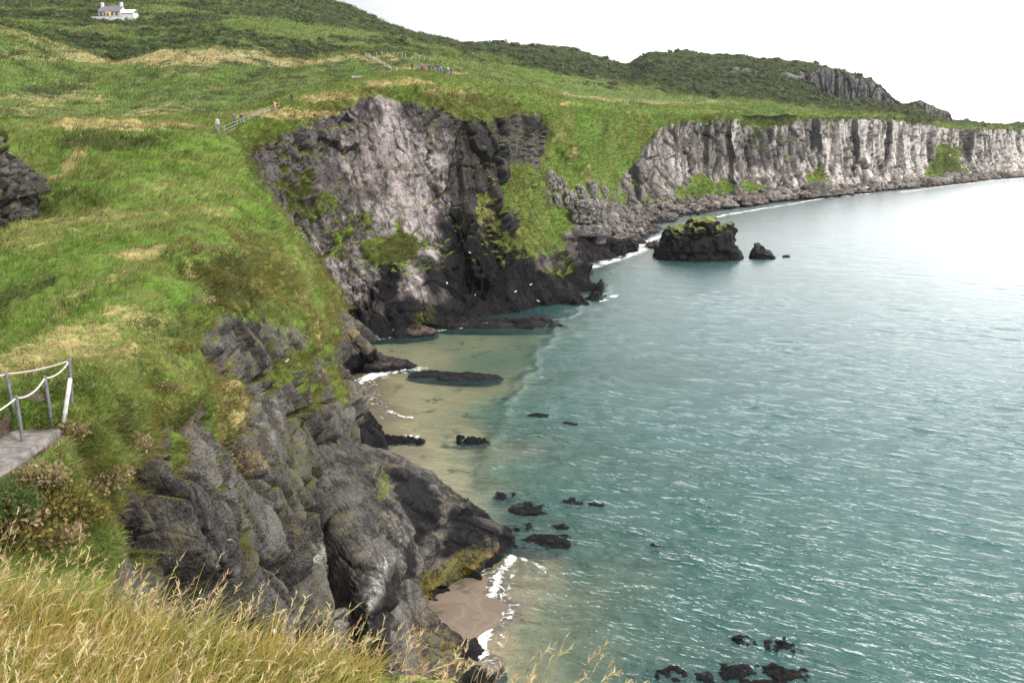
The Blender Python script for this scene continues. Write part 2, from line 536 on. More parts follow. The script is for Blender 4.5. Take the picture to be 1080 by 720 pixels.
Ak = skew(A + warp * .7, R(13), R(20))
d1, c1, k1 = blocks(Ak, NA, (3.7, 3.7, 7.5), 1.5, 21, crack=.5, cw=.05, tilt=.9)
Ak2 = skew(A + warp * .35, R(-9), R(50))
d2, c2, k2 = blocks(Ak2, NA, (1.6, 1.6, 3.4), .40, 22, crack=.5, cw=.05, tilt=.9)
d3, c3, k3 = blocks(skew(A, R(30), R(-20)), NA, (.55, .55, .9), .09, 28, crack=.4, cw=.1)
d4 = fbm(A / .22, 2, 23) * .025
big = fbm(A / 9, 3, 24) * .8
hum = fbm(A / 8.0, 2, 29) * .75 + fbm(A / 3.2, 3, 25) * .68 + np.abs(fbm(A / 1.1, 2, 26)) * .30
hum = hum * (1 + .6 * sstep(3.6, 4.4, AV)[None, :])
dr = d1 + d2 + d3 + d4 + big
lip = sstep(.9, .0, np.abs(AV[None, :] - vb + .25)) * .35          # turf hangs over the rock below it
# the long joints that split the face
jt = np.zeros(A.shape[:2])
jx, jy, jd = project(A)


def joint(pts, wdt, s_):
    global jt
    q_ = []
    for (a_, b_) in pts:
        m_ = np.where((AV[None, :] > 2.6) & (jd > 8), np.hypot(jx - a_, jy - b_) + .05 * jd, 1e9)
        q_.append(A[np.unravel_index(np.argmin(m_), m_.shape)])
    q_ = np.array(q_)
    lo = q_.min(0) - 1.5; hi = q_.max(0) + 1.5
    sel_ = ((A > lo) & (A < hi)).all(-1)
    Pp = A[sel_]; Pp = Pp + np.stack([fbm(Pp / .9 + 5, 2, 44), fbm(Pp / .9 + 9, 2, 45), fbm(Pp / .9, 2, 46)], -1) * .22
    best = np.full(len(Pp), 1e9)
    for a_, b_ in zip(q_[:-1], q_[1:]):
        ab = b_ - a_
        t_ = np.clip(((Pp - a_) @ ab) / (ab @ ab + 1e-9), 0, 1)
        best = np.minimum(best, np.linalg.norm(Pp - a_ - t_[:, None] * ab, axis=-1))
    tmp = jt[sel_]; jt[sel_] = np.maximum(tmp, s_ * sstep(wdt, wdt * .3, best))


joint([(222, 345), (240, 378), (255, 410), (272, 446)], .34, 1.)
joint([(252, 396), (285, 397), (305, 405)], .24, .8)
joint([(150, 485), (163, 515), (172, 545), (184, 585), (200, 632)], .34, 1.1)
joint([(188, 515), (215, 548), (240, 580), (258, 600)], .32, 1.)
joint([(258, 470), (275, 505), (300, 540), (312, 580)], .36, 1.1)
joint([(330, 430), (345, 470), (350, 520)], .36, .9)
joint([(366, 440), (372, 490), (380, 540), (378, 600)], .5, 1.1)
joint([(300, 440), (322, 430), (345, 425)], .26, .8)
joint([(300, 500), (320, 540), (345, 600), (350, 660)], .4, .8)
joint([(110, 560), (135, 575), (155, 572)], .26, .8)
joint([(215, 640), (230, 600), (262, 560)], .28, .6)
joint([(285, 610), (300, 640), (310, 690)], .36, .9)
dr = dr * (.25 + .75 * sstep(-.1, .55, AV[None, :] - vb)) * (.2 + .8 * sstep(.55, 1.05, AU))[:, None]
dr = dr - jt * 1.0
k1 = np.minimum(k1, 1 - np.clip(jt, 0, 1))
G = A + NA * (rk * dr + (1 - rk) * (hum + .15 + lip) * (1 - sstep(1.3, .7, pd)))[..., None]
# dark hollow under the turf brow
n2 = normals(G)
ledge = sstep(.80, .95, n2[..., 2] + rough0 * .2 + rough1 * .12) * .8 * sstep(9, 14, A[..., 2]) * (1 - tf)
grass = np.maximum(tf, ledge)
grass *= 1 - sstep(7, 3, G[..., 2] + rough0 * 1.2)
grass *= 1 - np.maximum(sstep(.72, .55, pd), sstep(.5, .62, ps) * sstep(.86, .76, ps))
tan = blobs(A, [(100, 350, 29, 46, 24, .62), (30, 380, 23, 50, 18, .6), (85, 318, 36, 26, 8, .5), (125, 375, 26, 18, 10, .55), (135, 300, 40, 30, 14, .8), (150, 265, 50, 24, 14, .7), (75, 170, 90, 12, 20, .8), (20, 415, 19, 50, 16, .6),
                (190, 200, 85, 40, 12, .4), (100, 230, 62, 70, 8, .5), (30, 255, 52, 60, 10, .5), (160, 225, 66, 40, 8, .4), (130, 131, 122, 110, 4, .9), (235, 220, 76, 20, 12, .5),
                (305, 285, 78, 60, 30, .4), (325, 330, 84, 40, 36, .55), (255, 290, 60, 40, 40, .4), (238, 430, 33, 17, 40, .8), (262, 480, 36, 13, 28, .8), (200, 470, 27, 40, 40, .5), (255, 440, 36, 22, 34, .7), (110, 520, 17, 40, 20, .5), (40, 520, 13, 90, 20, .4)], seed=61)
lush = blobs(A, [(30, 280, 48, 80, 30, 1.), (120, 270, 50, 60, 20, .9), (150, 200, 80, 70, 20, 1.), (120, 155, 105, 90, 16, 1.), (180, 150, 105, 50, 14, .8), (280, 240, 95, 40, 50, 1.), (310, 290, 98, 30, 50, .9),
                 (60, 320, 35, 70, 20, .7), (20, 440, 17, 40, 20, 1.), (10, 330, 34, 40, 30, .7), (160, 340, 33, 40, 40, .5), (305, 170, 100, 30, 20, .6)], seed=71)
dark = blobs(A, [(12, 320, 36, 30, 30, .8), (15, 222, 68, 50, 16, .8), (95, 148, 108, 60, 8, .8), (240, 300, 46, 30, 28, .9), (215, 285, 46, 24, 16, .6), (185, 360, 33, 22, 40, .6), (170, 370, 30, 20, 40, .5),
                 (325, 340, 84, 40, 34, .45), (265, 310, 62, 40, 40, .5), (205, 470, 27, 30, 50, .5), (60, 520, 14, 40, 30, .6), (20, 530, 12, 30, 26, 1.), (270, 270, 70, 20, 20, .5), (155, 150, 105, 14, 6, .5)], seed=81)
brown = blobs(A, [(255, 285, 60, 46, 44, .8), (318, 330, 84, 56, 30, .85), (345, 365, 88, 30, 26, .8), (205, 470, 27, 40, 60, .8), (238, 430, 33, 20, 44, 1.), (262, 480, 36, 16, 30, 1.), (185, 395, 28, 24, 40, .7), (222, 325, 44, 26, 24, .7),
                    (110, 510, 17, 60, 40, .6), (265, 240, 75, 16, 30, .5), (318, 395, 56, 28, 22, .7), (290, 262, 75, 10, 40, .6), (352, 405, 78, 12, 26, .8), (70, 540, 14, 50, 30, .7)], seed=85)
wv_ = fbm(A / 4.0, 3, 87)
bb = sstep(3.15, 3.75, AV[None, :] + wv_ * .25) * sstep(1.2, 1.8, AU)[:, None] * sstep(5.5, 4.9, AU + 0 * AU)[:, None]
bb = np.maximum(bb, sstep(5.15, 5.7, AV[None, :] + wv_ * .25) * sstep(4.5, 5.2, AU)[:, None] * sstep(7.4, 6.9, AU)[:, None])
brown = np.maximum(brown, .88 * bb)
brown = np.maximum(brown, .9 * sstep(-.35, .1, AV[None, :] - vb) * sstep(1.0, 1.4, AU)[:, None])
brown = np.clip(brown + .25 * fbm(A / 2.5, 3, 86) * (brown > .05), 0, 1)
white = blobs(A, [(350, 590, 49, 11, 36, .85), (343, 570, 52, 6, 20, .7), (365, 640, 47, 7, 44, .75), (300, 385, 55, 10, 8, .6), (395, 600, 52, 16, 60, .5), (290, 430, 44, 30, 24, .35)], seed=91, soft=1.)
lichen = blobs(A, [(335, 375, 74, 22, 14, .7), (320, 370, 66, 20, 14, .6), (272, 480, 36, 9, 14, .6), (268, 500, 34, 8, 12, .62), (88, 545, 17, 20, 22, .7), (195, 445, 27, 10, 12, .6), (375, 350, 100, 12, 10, .6)], seed=95)
algae = blobs(A, [(262, 570, 33, 14, 16, .7), (310, 440, 48, 14, 20, .6), (380, 470, 74, 18, 30, .55), (392, 505, 74, 14, 20, .55), (320, 500, 46, 20, 60, .55), (345, 400, 78, 16, 26, .6), (340, 620, 44, 20, 40, .5), (230, 520, 28, 16, 18, .5)], seed=98)
rust_a = np.maximum(sstep(.5, .62, ps) * sstep(.9, .8, ps), sstep(.85, .7, pd))
pale = blobs(A, [(290, 440, 45, 46, 34, .30), (275, 385, 44, 30, 20, .25), (170, 590, 24, 60, 60, .12)], seed=99)
wet_shade = sstep(4.2, 1.2, G[..., 2] + rough0 * .9) + blobs(A, [(400, 385, 112, 50, 14, .8)], seed=101)
terrain('near_cliff_headland', G, M_near, dict(grass=grass, tan=tan, lush=lush, dark=np.maximum(dark, np.maximum(.6 * brown, ledge)), white=white, lichen=lichen, algae=algae, pale=pale, rust=rust_a, wet_shade=wet_shade, cell=.5 * c1 + .3 * c2 + .2 * c3, crack=np.minimum(k1, .3 + .7 * k2)), flip=True)
GRIDS['A'] = (G, grass, tan, lush, dark, brown)

# ---- lower buttress at the foot of the near cliff
q = w
BT_ctrl = [   # rows from the cliff out to the tip; each row from the hidden far side over the crest to the near foot
    [v(-18, 76, -2), v(-18, 74, 3.0), v(-18, 68, 8.5), v(-18, 64, 8.8), v(-17.5, 59, 8.2), v(-16.5, 54, 6.6), v(-15, 48, 4), v(-12.5, 43, .8), v(-11, 41, -2)],
    [v(-14, 75, -2), v(-13, 73, 3.0), q(388, 500, 7.6), q(382, 545, 8.2), q(379, 590, 7.8), q(386, 640, 6.2), q(404, 700, 3.6), q(428, 748, 0.5), q(455, 765, -2)],
    [v(-7.9, 73.5, -2), v(-8.2, 72, 1.2), q(415, 500, 5.4), q(420, 540, 5.5), q(424, 590, 5), q(430, 632, 3.3), q(446, 668, 2.2), q(475, 692, 1.2), q(535, 722, -.4)],
    [v(-5.0, 69.5, -2), v(-5.2, 68.6, .6), q(447, 517, 3.7), q(446, 550, 3.8), q(447, 578, 3.6), q(447, 600, 2.7), q(450, 620, 1.1), q(456, 632, .3), q(468, 642, -.6)],
    [v(-2.8, 65.8, -2), v(-3.0, 65.2, .5), q(478, 542, 2.9), q(475, 560, 2.9), q(472, 576, 2.7), q(470, 592, 1.9), q(470, 611, .8), q(475, 622, .1), q(480, 628, -.6)],
    [v(-1.3, 62.8, -2), v(-1.4, 62.4, .4), q(505, 555, 2.1), q(503, 565, 2.1), q(500, 576, 1.8), q(498, 588, 1.2), q(497, 601, .45), q(500, 610, 0), q(504, 614, -.6)],
    [v(0, 61, -2), v(-.1, 60.7, .3), q(527, 563, 1.3), q(525, 570, 1.3), q(523, 577, 1.0), q(522, 585, .65), q(521, 594, .2), q(523, 598, -.1), q(526, 602, -.6)],
    [v(.6, 59.6, -2), v(.5, 59.3, -.2), q(538, 576, .3), q(537, 579, .3), q(536, 582, .2), q(535, 586, .1), q(534, 590, -.1), q(534, 593, -.3), q(536, 596, -.6)],
]
B_, bu, bv = loft(BT_ctrl, [30, 44, 50, 44, 38, 32, 20], [10, 20, 40, 40, 40, 40, 40, 20])
NB = normals(B_); nzb = NB[..., 2]
wp = fbm(B_ / 1.6, 3, 109)[..., None] * .4
d1, c1, k1 = blocks(skew(B_ + wp, R(25), R(30)), NB, (2.6, 2.6, 2.2), .55, 121, crack=.4, cw=.06)
d2, c2, k2 = blocks(skew(B_ + wp, R(-20), R(10)), NB, (1.1, 1.1, .9), .13, 122, crack=.3)
rg = fbm(B_ / 2.3, 4, 123)
ease = sstep(.5, 1.5, bu)[:, None]
GB = B_ + NB * ((d1 + d2) * ease + rg * .3 + fbm(B_ / .3, 3, 124) * .04)[..., None]
zz = GB[..., 2] + rg * .8
turf = blobs(B_, [(410, 508, 69, 14, 12, .62)], seed=125) + .25 * fbm(B_ / .7, 2, 131)
alg = blobs(B_, [(468, 604, 56.5, 40, 12, .62), (450, 614, 55.5, 18, 12, .6), (502, 585, 58, 26, 10, .62), (470, 690, 47, 60, 16, .5)], seed=126)
lic = blobs(B_, [(455, 618, 55.5, 24, 9, .66), (475, 600, 57, 46, 13, .66), (510, 583, 58.5, 26, 8, .6), (450, 665, 51, 30, 10, .55), (480, 694, 46, 30, 10, .6)], seed=128)
pal = blobs(B_, [(425, 565, 60, 30, 60, .34), (440, 640, 54, 24, 40, .26), (412, 600, 56, 16, 50, .3)], seed=127)
wt = np.maximum(sstep(1.5, .5, zz), blobs(B_, [(447, 526, 62, 34, 18, 1.), (430, 512, 65, 24, 14, .8), (500, 558, 59, 40, 16, .95), (440, 580, 57, 10, 16, .7), (455, 612, 56, 14, 12, .6), (485, 600, 57, 46, 12, .75), (530, 572, 59.5, 16, 12, .8), (405, 660, 52, 10, 60, .7), (418, 620, 54, 5, 30, .5)], seed=129))
wt = np.clip(wt - alg * .45 - lic * .3, 0, 1)
wbt = blobs(B_, [(400, 632, 50, 8, 55, .72), (412, 690, 47, 7, 34, .7)], seed=133)
terrain('lower_rock_buttress', GB, M_near, dict(grass=turf, dark=turf, tan=.4 * turf, white=wbt, algae=alg, lichen=lic, pale=pal, wet_shade=wt, cell=.6 * c1 + .4 * c2, crack=np.minimum(k1, .3 + .7 * k2)), flip=True)

# ---- dark crag at the left edge
KC = p(-64, 180, 74)
aa = np.linspace(0, 2 * np.pi, 200); hh = np.linspace(0, 1, 80)
HH, AA = np.meshgrid(hh, aa, indexing='ij')
rad = 6.6 * np.cos(HH * np.pi / 2) ** .55
K = np.stack([KC[0] + rad * np.cos(AA) * 1.05, KC[1] + rad * np.sin(AA) * 1.2, KC[2] - 5.2 + 9.4 * np.sin(HH * np.pi / 2)], -1)
NK = normals(K); NK = NK * np.sign((NK * (K - KC)).sum(-1, keepdims=True) + 1e-9)
d1, c1, k1 = blocks(K, NK, (1.9, 1.9, 2.4), 1.3, 141, crack=.6); d2, c2, k2 = blocks(K, NK, (.6, .6, .8), .5, 142)
rg = fbm(K / 2, 3, 143)
GK = K + NK * (d1 + d2 + rg * .5)[..., None]
gk = sstep(.45, .75, HH + rg * .25)
terrain('dark_crag', GK, M_near, dict(grass=gk, dark=gk * .9, wet_shade=.18 + .3 * rg, white=.3 * c2, tan=gk * .4 + rg * .4, cell=.5 * c1 + .5 * c2, crack=np.minimum(k1, k2), pale=.12 + rg * .2), flip=False)

# ================================================================== B: the main cliff of the cove
def bw(px, py):
    a = w(px, py)
    return [a, a + v(.5, -1, -3)]

MB_ctrl = [  # inland, inland, brow, five face rows, waterline, below
    [v(-74, 150, 35), v(-64, 140, 34.5), v(-50, 131, 33), v(-48, 130, 27), v(-46.5, 129, 21), v(-45, 128, 14), v(-43, 127, 8), v(-41, 126, 3), v(-40, 126, 0), v(-39, 125, -3)],
    [p(225, 120, 158), p(235, 125, 146), p(246, 137, 131), p(252, 165, 129), p(258, 205, 128), v(-41, 127, 13), v(-39, 127, 7), v(-37, 126, 3), v(-36, 126, 0), v(-35, 125, -3)],
    [p(275, 108, 160), p(275, 112, 150), p(277, 123, 137), p(280, 155, 135), p(285, 195, 133), p(295, 240, 131), p(310, 285, 129), v(-33.5, 128, 3), v(-33, 127.5, 0), v(-33, 127, -3)],
    [p(308, 100, 165), p(308, 104, 155), p(308, 113, 144), p(312, 145, 141), p(318, 190, 138), p(328, 240, 134), p(338, 290, 131), p(345, 335, 128), w(347, 362), w(347, 362) + v(0, -1, -3)],
    [p(345, 89, 178), p(345, 92, 165), p(345, 101, 151), p(348, 140, 148), p(352, 185, 145), p(357, 230, 141), p(364, 275, 136), p(370, 325, 132), *bw(372, 358)],
    [p(385, 81, 185), p(385, 84, 172), p(388, 92, 156), p(390, 125, 153), p(394, 170, 151), p(398, 215, 147), p(403, 262, 142), p(405, 310, 134), *bw(408, 357)],
    [p(425, 76, 190), p(425, 79, 176), p(428, 87, 160), p(430, 125, 156), p(432, 170, 154), p(434, 215, 151), p(440, 262, 146), p(447, 310, 138), *bw(452, 348)],
    [p(460, 78, 195), p(460, 81, 180), p(462, 90, 164), p(463, 125, 160), p(465, 170, 158), p(467, 215, 155), p(474, 262, 152), p(482, 305, 148), *bw(490, 342)],
    [p(495, 83, 200), p(495, 87, 184), p(496, 98, 168), p(498, 130, 163), p(499, 170, 160), p(500, 212, 157), p(508, 255, 154), p(520, 297, 151), *bw(528, 333)],
    [p(520, 90, 205), p(520, 94, 190), p(521, 105, 174), p(524, 135, 168), p(527, 170, 165), p(528, 205, 162), p(541, 250, 158.5), p(560, 288, 157), *bw(572, 325)],
    [p(545, 95, 222), p(545, 98, 205), p(542, 110, 186), p(539, 138, 176), p(538, 170, 172), p(540, 205, 169), p(556, 250, 165), p(590, 294, 162), *bw(612, 321)],
    [p(570, 98, 240), p(570, 101, 222), p(568, 115, 205), p(556, 140, 195), p(552, 170, 190), p(556, 215, 184), p(580, 262, 176), p(618, 302, 168.5), *bw(637, 315)],
    [v(14, 246, 42), v(13, 236, 40), v(11, 225, 36), v(9, 218, 31), v(8, 212, 24), v(9, 205, 16), v(11, 196, 9), v(16, 184, 4), v(20, 177, 0), v(21, 176, -3)],
]
Bm, BU, BV = loft(MB_ctrl, [20, 40, 50, 55, 55, 55, 55, 50, 50, 45, 40, 20], [12, 22, 60, 60, 60, 60, 60, 40, 6])
Nm = normals(Bm); nzm = Nm[..., 2]
rg = fbm(Bm / 6, 4, 201); rg2 = fbm(Bm / 2.2, 3, 202)
turf = blobs(Bm, [(425, 256, 146, 30, 17, 1.1), (338, 212, 141, 26, 14, .75), (315, 200, 136, 12, 24, .75), (365, 255, 140, 12, 24, .6), (262, 165, 131, 7, 40, .6), (300, 185, 135, 5, 26, .6), (380, 225, 146, 24, 9, .55), (515, 215, 158, 12, 44, .62), (532, 245, 160, 20, 30, .55), (500, 130, 163, 14, 40, .45),
                  (590, 283, 164, 30, 10, .9), (548, 215, 170, 18, 50, .8), (562, 250, 170, 14, 24, .8), (335, 120, 148, 30, 14, .5), (300, 135, 141, 24, 14, .4)], seed=211)
bare = blobs(Bm, [(455, 300, 148, 26, 60, .6), (565, 300, 158, 60, 24, .4), (555, 118, 192, 34, 12, .8), (522, 150, 168, 22, 44, .6)], seed=219)
lowb = sstep(5, 2, Bm[..., 2])
vb = np.interp(BU, range(13), [2.6, 2.85, 2.95, 2.72, 2.55, 2.38, 2.55, 2.78, 2.88, 2.7, 2.4, 2.3, 2.3])[:, None]
tf = sstep(.30, -.30, BV[None, :] - vb + rg * .14 + rg2 * .14)
rg3 = fbm(Bm / .9, 2, 203)
tf = np.maximum(tf, sstep(.38, .80, turf * .9 + rg2 * .5 + rg * .22 + rg3 * .2 - bare))
sh = sstep(9.3, 9.9, BU + 0 * BU)[:, None] * sstep(3.8, 4.3, BV[None, :] + rg2 * .3) * sstep(6.6, 6.1, BV[None, :] + rg2 * .3)
tf = np.maximum(tf, sh * sstep(-.25, .1, rg3 * .5 + rg2 * .5 + .12))
rk = np.maximum(1 - tf, lowb)
wq = np.stack([rg, rg2, rg * 0], -1) * 1.2
wall = blobs(Bm, [(410, 170, 152, 70, 90, .75), (440, 240, 150, 40, 60, .75)], seed=229, soft=1.2)      # the smooth stained face
d1, c1, k1 = blocks(skew(Bm + wq, R(10), R(15)), Nm, (7, 7, 24), 2.3, 221, crack=.4, cw=.05, tilt=.9)
d2, c2, k2 = blocks(skew(Bm + wq * .5, R(-18), R(40)), Nm, (2.6, 2.6, 6.5), .9, 222, crack=.45, cw=.06, tilt=.9)
d3, c3, k3 = blocks(skew(Bm, R(25), R(-30)), Nm, (1.1, 1.1, 2.2), .34, 223, crack=.4)
d1 = d1 * (1 - .78 * wall); d2 = d2 * (1 - .78 * wall); d3 = d3 * (1 - .45 * wall)
k1 = np.maximum(k1, wall * .8); k2 = np.maximum(k2, wall * .8); k3 = np.maximum(k3, wall * .6)
hum = fbm(Bm / 5, 3, 224) * .7 + np.abs(fbm(Bm / 1.8, 2, 225)) * .4
gul = blobs(Bm, [(482, 190, 160, 7, 60, 1.), (535, 160, 170, 6, 60, .6), (405, 260, 141, 60, 5, .6), (350, 130, 149, 20, 6, .6)], seed=226)
G = Bm + Nm * (rk * (d1 + d2 + d3 - gul * 1.5) + (1 - rk) * hum)[..., None]
n2 = normals(G)
grass = np.maximum(tf, sstep(.72, .9, n2[..., 2] + rg2 * .15) * .8 * (G[..., 2] > 9)) * (1 - sstep(6, 3, G[..., 2] + rg * 2))
pale = blobs(Bm, [(400, 150, 152, 40, 60, .5), (440, 190, 152, 36, 70, .62), (412, 140, 154, 12, 40, .7), (452, 270, 148, 12, 50, .7), (370, 290, 136, 40, 60, .5), (450, 250, 150, 30, 50, .65), (330, 260, 136, 26, 40, .4), (420, 300, 140, 40, 30, .4), (470, 180, 158, 14, 50, .3)], seed=231, soft=1.2)
rust = blobs(Bm, [(395, 165, 152, 24, 44, .42), (430, 165, 155, 14, 30, .3), (310, 165, 138, 12, 24, .4), (350, 190, 145, 20, 26, .3)], seed=234)
wet_shade = np.maximum(sstep(6.5, 2.0, G[..., 2] + rg * 2.0), blobs(Bm, [(500, 285, 151, 46, 60, .9), (560, 305, 158, 80, 26, 1.1), (540, 285, 157, 40, 30, .8), (510, 170, 162, 26, 50, .5), (490, 240, 155, 14, 40, .6), (412, 296, 140, 13, 22, .95), (432, 322, 138, 26, 12, .7), (520, 120, 172, 30, 14, .6), (410, 330, 134, 30, 20, .6), (560, 118, 195, 30, 14, .5), (300, 150, 140, 30, 40, .18)], seed=237))  # damp base, plus the shade of a low hollow painted dark
white = blobs(Bm, [(487, 155, 162, 4, 10, .8), (500, 300, 150, 40, 26, .22), (425, 312, 138, 30, 24, .45), (540, 300, 156, 40, 12, .22), (492, 115, 166, 8, 5, .5)], seed=238)
algae = blobs(Bm, [(447, 333, 138, 10, 10, .62), (457, 326, 140, 6, 9, .6), (595, 284, 165, 24, 8, .5)], seed=239)
tan = blobs(Bm, [(300, 116, 146, 70, 5, 1.), (420, 84, 166, 40, 4, .8), (515, 220, 158, 20, 50, .5), (480, 95, 172, 40, 8, .5), (350, 100, 154, 30, 4, .8)], seed=241)
dark = .35 * turf + blobs(Bm, [(425, 260, 146, 30, 16, .4), (530, 108, 180, 40, 10, .6), (320, 215, 138, 24, 30, .5)], seed=243)
terrain('main_cliff', G, M_main, dict(grass=grass, pale=pale, rust=rust, wet_shade=wet_shade, white=white, algae=algae, tan=tan, dark=dark, cell=.4 * c1 + .35 * c2 + .25 * c3, crack=np.minimum(np.minimum(k1, .2 + .8 * k2), .4 + .6 * k3)), flip=True)
GRIDS['B'] = (G, grass, tan, np.zeros_like(tan), dark, np.clip(np.maximum(turf * .55, .75 * sstep(2.0, 2.35, BV)[None, :] * sstep(3.6, 3.2, BV)[None, :]), 0, 1))

# ================================================================== C: the green bowl and the pale cliffs of the bay
def cst(inl2, inl1, brow, f1, f2, foot, beach, wl):
    a = w(*wl)
    return [p(*inl2), p(*inl1), p(*brow), p(*f1), p(*f2), p(*foot), beach if not isinstance(beach, tuple) else p(*beach), a, a + v(2, -6, -3)]

C_ctrl = [
    cst((490, 98, 270), (490, 102, 252), (492, 108, 232), (497, 150, 222), (500, 200, 216), (510, 245, 206), (520, 275, 196), (530, 293)),
    cst((530, 99, 272), (530, 102, 254), (532, 108, 236), (532, 150, 224), (534, 200, 215), (545, 248, 206), (560, 275, 198), (580, 291)),
    cst((570, 101, 275), (570, 104, 258), (574, 110, 240), (570, 150, 228), (566, 195, 219), (580, 240, 211), (600, 262, 208), (612, 279)),
    cst((605, 105, 290), (605, 107, 275), (606, 111, 257), (598, 150, 243), (590, 190, 233), (605, 228, 224), (630, 252, 224), (650, 273)),
    cst((628, 107, 315), (628, 109, 298), (626, 113, 280), (620, 150, 262), (617, 188, 250), (625, 222, 240), (648, 244, 242), (672, 262)),
    cst((648, 110, 350), (648, 112, 335), (643, 117, 312), (637, 150, 296), (635, 185, 283), (640, 216, 270), (660, 236, 268), (682, 250)),
    cst((662, 111, 380), (662, 113, 365), (657, 119, 348), (655, 150, 340), (655, 185, 332), (660, 216, 318), (675, 229, 312), (694, 241)),
    cst((700, 112, 405), (700, 114, 390), (698, 119, 374), (698, 150, 370), (699, 182, 366), (702, 211, 356), (706, 221, 348), (712, 231)),
    cst((738, 113, 430), (738, 115, 414), (735, 119, 397), (736, 150, 393), (737, 182, 389), (740, 208, 380), (744, 215, 372), (752, 223)),
    cst((775, 114, 450), (775, 116, 434), (773, 120, 412), (774, 150, 410), (775, 182, 407), (778, 208, 398), (784, 211, 395), (795, 216)),
    cst((790, 115, 470), (790, 117, 455), (785, 121, 438), (785, 150, 436), (786, 182, 433), (788, 205, 420), (796, 209, 410), (812, 214)),
    cst((832, 116, 495), (832, 118, 480), (830, 121, 462), (830, 150, 459), (830, 180, 456), (833, 201, 446), (842, 206, 435), (856, 209)),
    cst((862, 116, 515), (862, 118, 500), (860, 121, 478), (860, 150, 476), (861, 180, 473), (864, 198, 466), (872, 203, 455), (888, 206)),
    cst((900, 119, 550), (900, 120, 535), (897, 123, 515), (897, 150, 513), (898, 177, 510), (900, 195, 502), (908, 199, 492), (922, 202)),
    cst((960, 121, 615), (960, 122, 598), (957, 125, 575), (957, 150, 573), (957, 173, 570), (960, 189, 560), (966, 193, 552), (980, 197)),
    cst((1005, 131, 680), (1005, 131, 665), (1003, 133.5, 640), (1003, 152, 638), (1003, 170, 634), (1006, 185, 620), (1012, 189, 612), (1022, 192)),
    cst((1048, 133, 745), (1048, 133, 730), (1046, 135, 705), (1046, 152, 703), (1046, 168, 699), (1050, 183, 688), (1056, 185, 682), (1062, 188)),
    cst((1095, 134, 790), (1095, 134, 772), (1092, 135, 745), (1092, 152, 743), (1092, 168, 740), (1096, 182, 730), (1100, 184, 720), (1108, 186)),
    cst((1220, 134, 880), (1220, 134, 860), (1215, 136, 835), (1215, 152, 833), (1215, 166, 830), (1218, 178, 820), (1222, 180, 810), (1230, 182)),
]
Cm, CU, CV = loft(C_ctrl, [24, 40, 40, 34, 30, 26, 50, 50, 50, 26, 50, 40, 44, 64, 50, 46, 46, 40], [10, 14, 60, 60, 60, 30, 24, 5], tension=.36)
Nm = normals(Cm); nzm = Nm[..., 2]
cpx, cpy, cdep = project(Cm)
rg = fbm(Cm / 12, 4, 301); rg2 = fbm(Cm / 4, 3, 302)
inbowl = sstep(350, 320, Cm[..., 1])
turf = blobs(Cm, [(748, 203, 384, 40, 17, 1.2), (795, 200, 416, 22, 12, 1.), (690, 212, 352, 22, 8, .8), (660, 215, 320, 20, 22, .8), (1005, 176, 618, 38, 20, 1.2), (868, 190, 464, 18, 16, 1.1), (835, 198, 446, 12, 6, .8), (735, 122, 397, 60, 6, .5), (875, 128, 480, 20, 16, .55), (800, 150, 440, 12, 26, .42), (815, 125, 450, 24, 12, .5),
                  (585, 190, 225, 50, 60, .8), (620, 160, 255, 30, 50, .7), (570, 240, 214, 24, 24, .8), (835, 165, 458, 8, 22, .4), (668, 160, 340, 8, 36, .4), (1045, 182, 690, 40, 3, .5)], seed=311)
bare = blobs(Cm, [(634, 240, 236, 18, 10, .7), (556, 112, 238, 24, 6, .8)], seed=312)
vb = np.interp(CU, range(19), [5.4, 5.4, 5.3, 5.2, 5.2, 5.0, 4.2, 2.5, 2.3, 2.25, 2.5, 2.45, 2.2, 2.2, 2.2, 2.2, 2.15, 2.15, 2.15])[:, None]
tf = sstep(.25, -.25, CV[None, :] - vb + rg * .16 + rg2 * .14)
tf = np.maximum(tf, sstep(.35, .8, turf * (CV < 5.4)[None, :] * .9 + rg2 * .45 + rg * .2)) * (1 - sstep(.3, .6, bare + rg2 * .2))
rk = 1 - tf
d1, c1, k1 = blocks(Cm, Nm, (15, 15, 70), 3.2, 321, crack=.55, cw=.06)
d2, c2, k2 = blocks(Cm, Nm, (5.5, 5.5, 11), 1.7, 322, crack=.6, cw=.08)
d3, c3, k3 = blocks(Cm, Nm, (2.6, 2.6, 6.0), .5, 323, crack=.6, cw=.1)
hum = fbm(Cm / 9, 3, 324) * 1.0 + np.abs(fbm(Cm / 3, 2, 325)) * .6
spur = blobs(Cm, [(580, 132, 234, 9, 9, 1.), (600, 150, 242, 10, 12, 1.), (618, 172, 252, 10, 14, 1.)], seed=327)
sc = lerp(.55, 1.0, sstep(250, 360, Cm[..., 1]))
G = Cm + Nm * (rk * (d1 + d2 + d3) * sc + (1 - rk) * (hum + spur * 1.5))[..., None]
G[..., 2] = np.where((CV > 5.0)[None, :], np.minimum(G[..., 2], Cm[..., 2] + .8), G[..., 2])
n2 = normals(G)
grass = tf * (1 - sstep(5.4, 5.9, CV)[None, :])
grass *= 1 - sstep(7, 4, G[..., 2] + rg * 2)
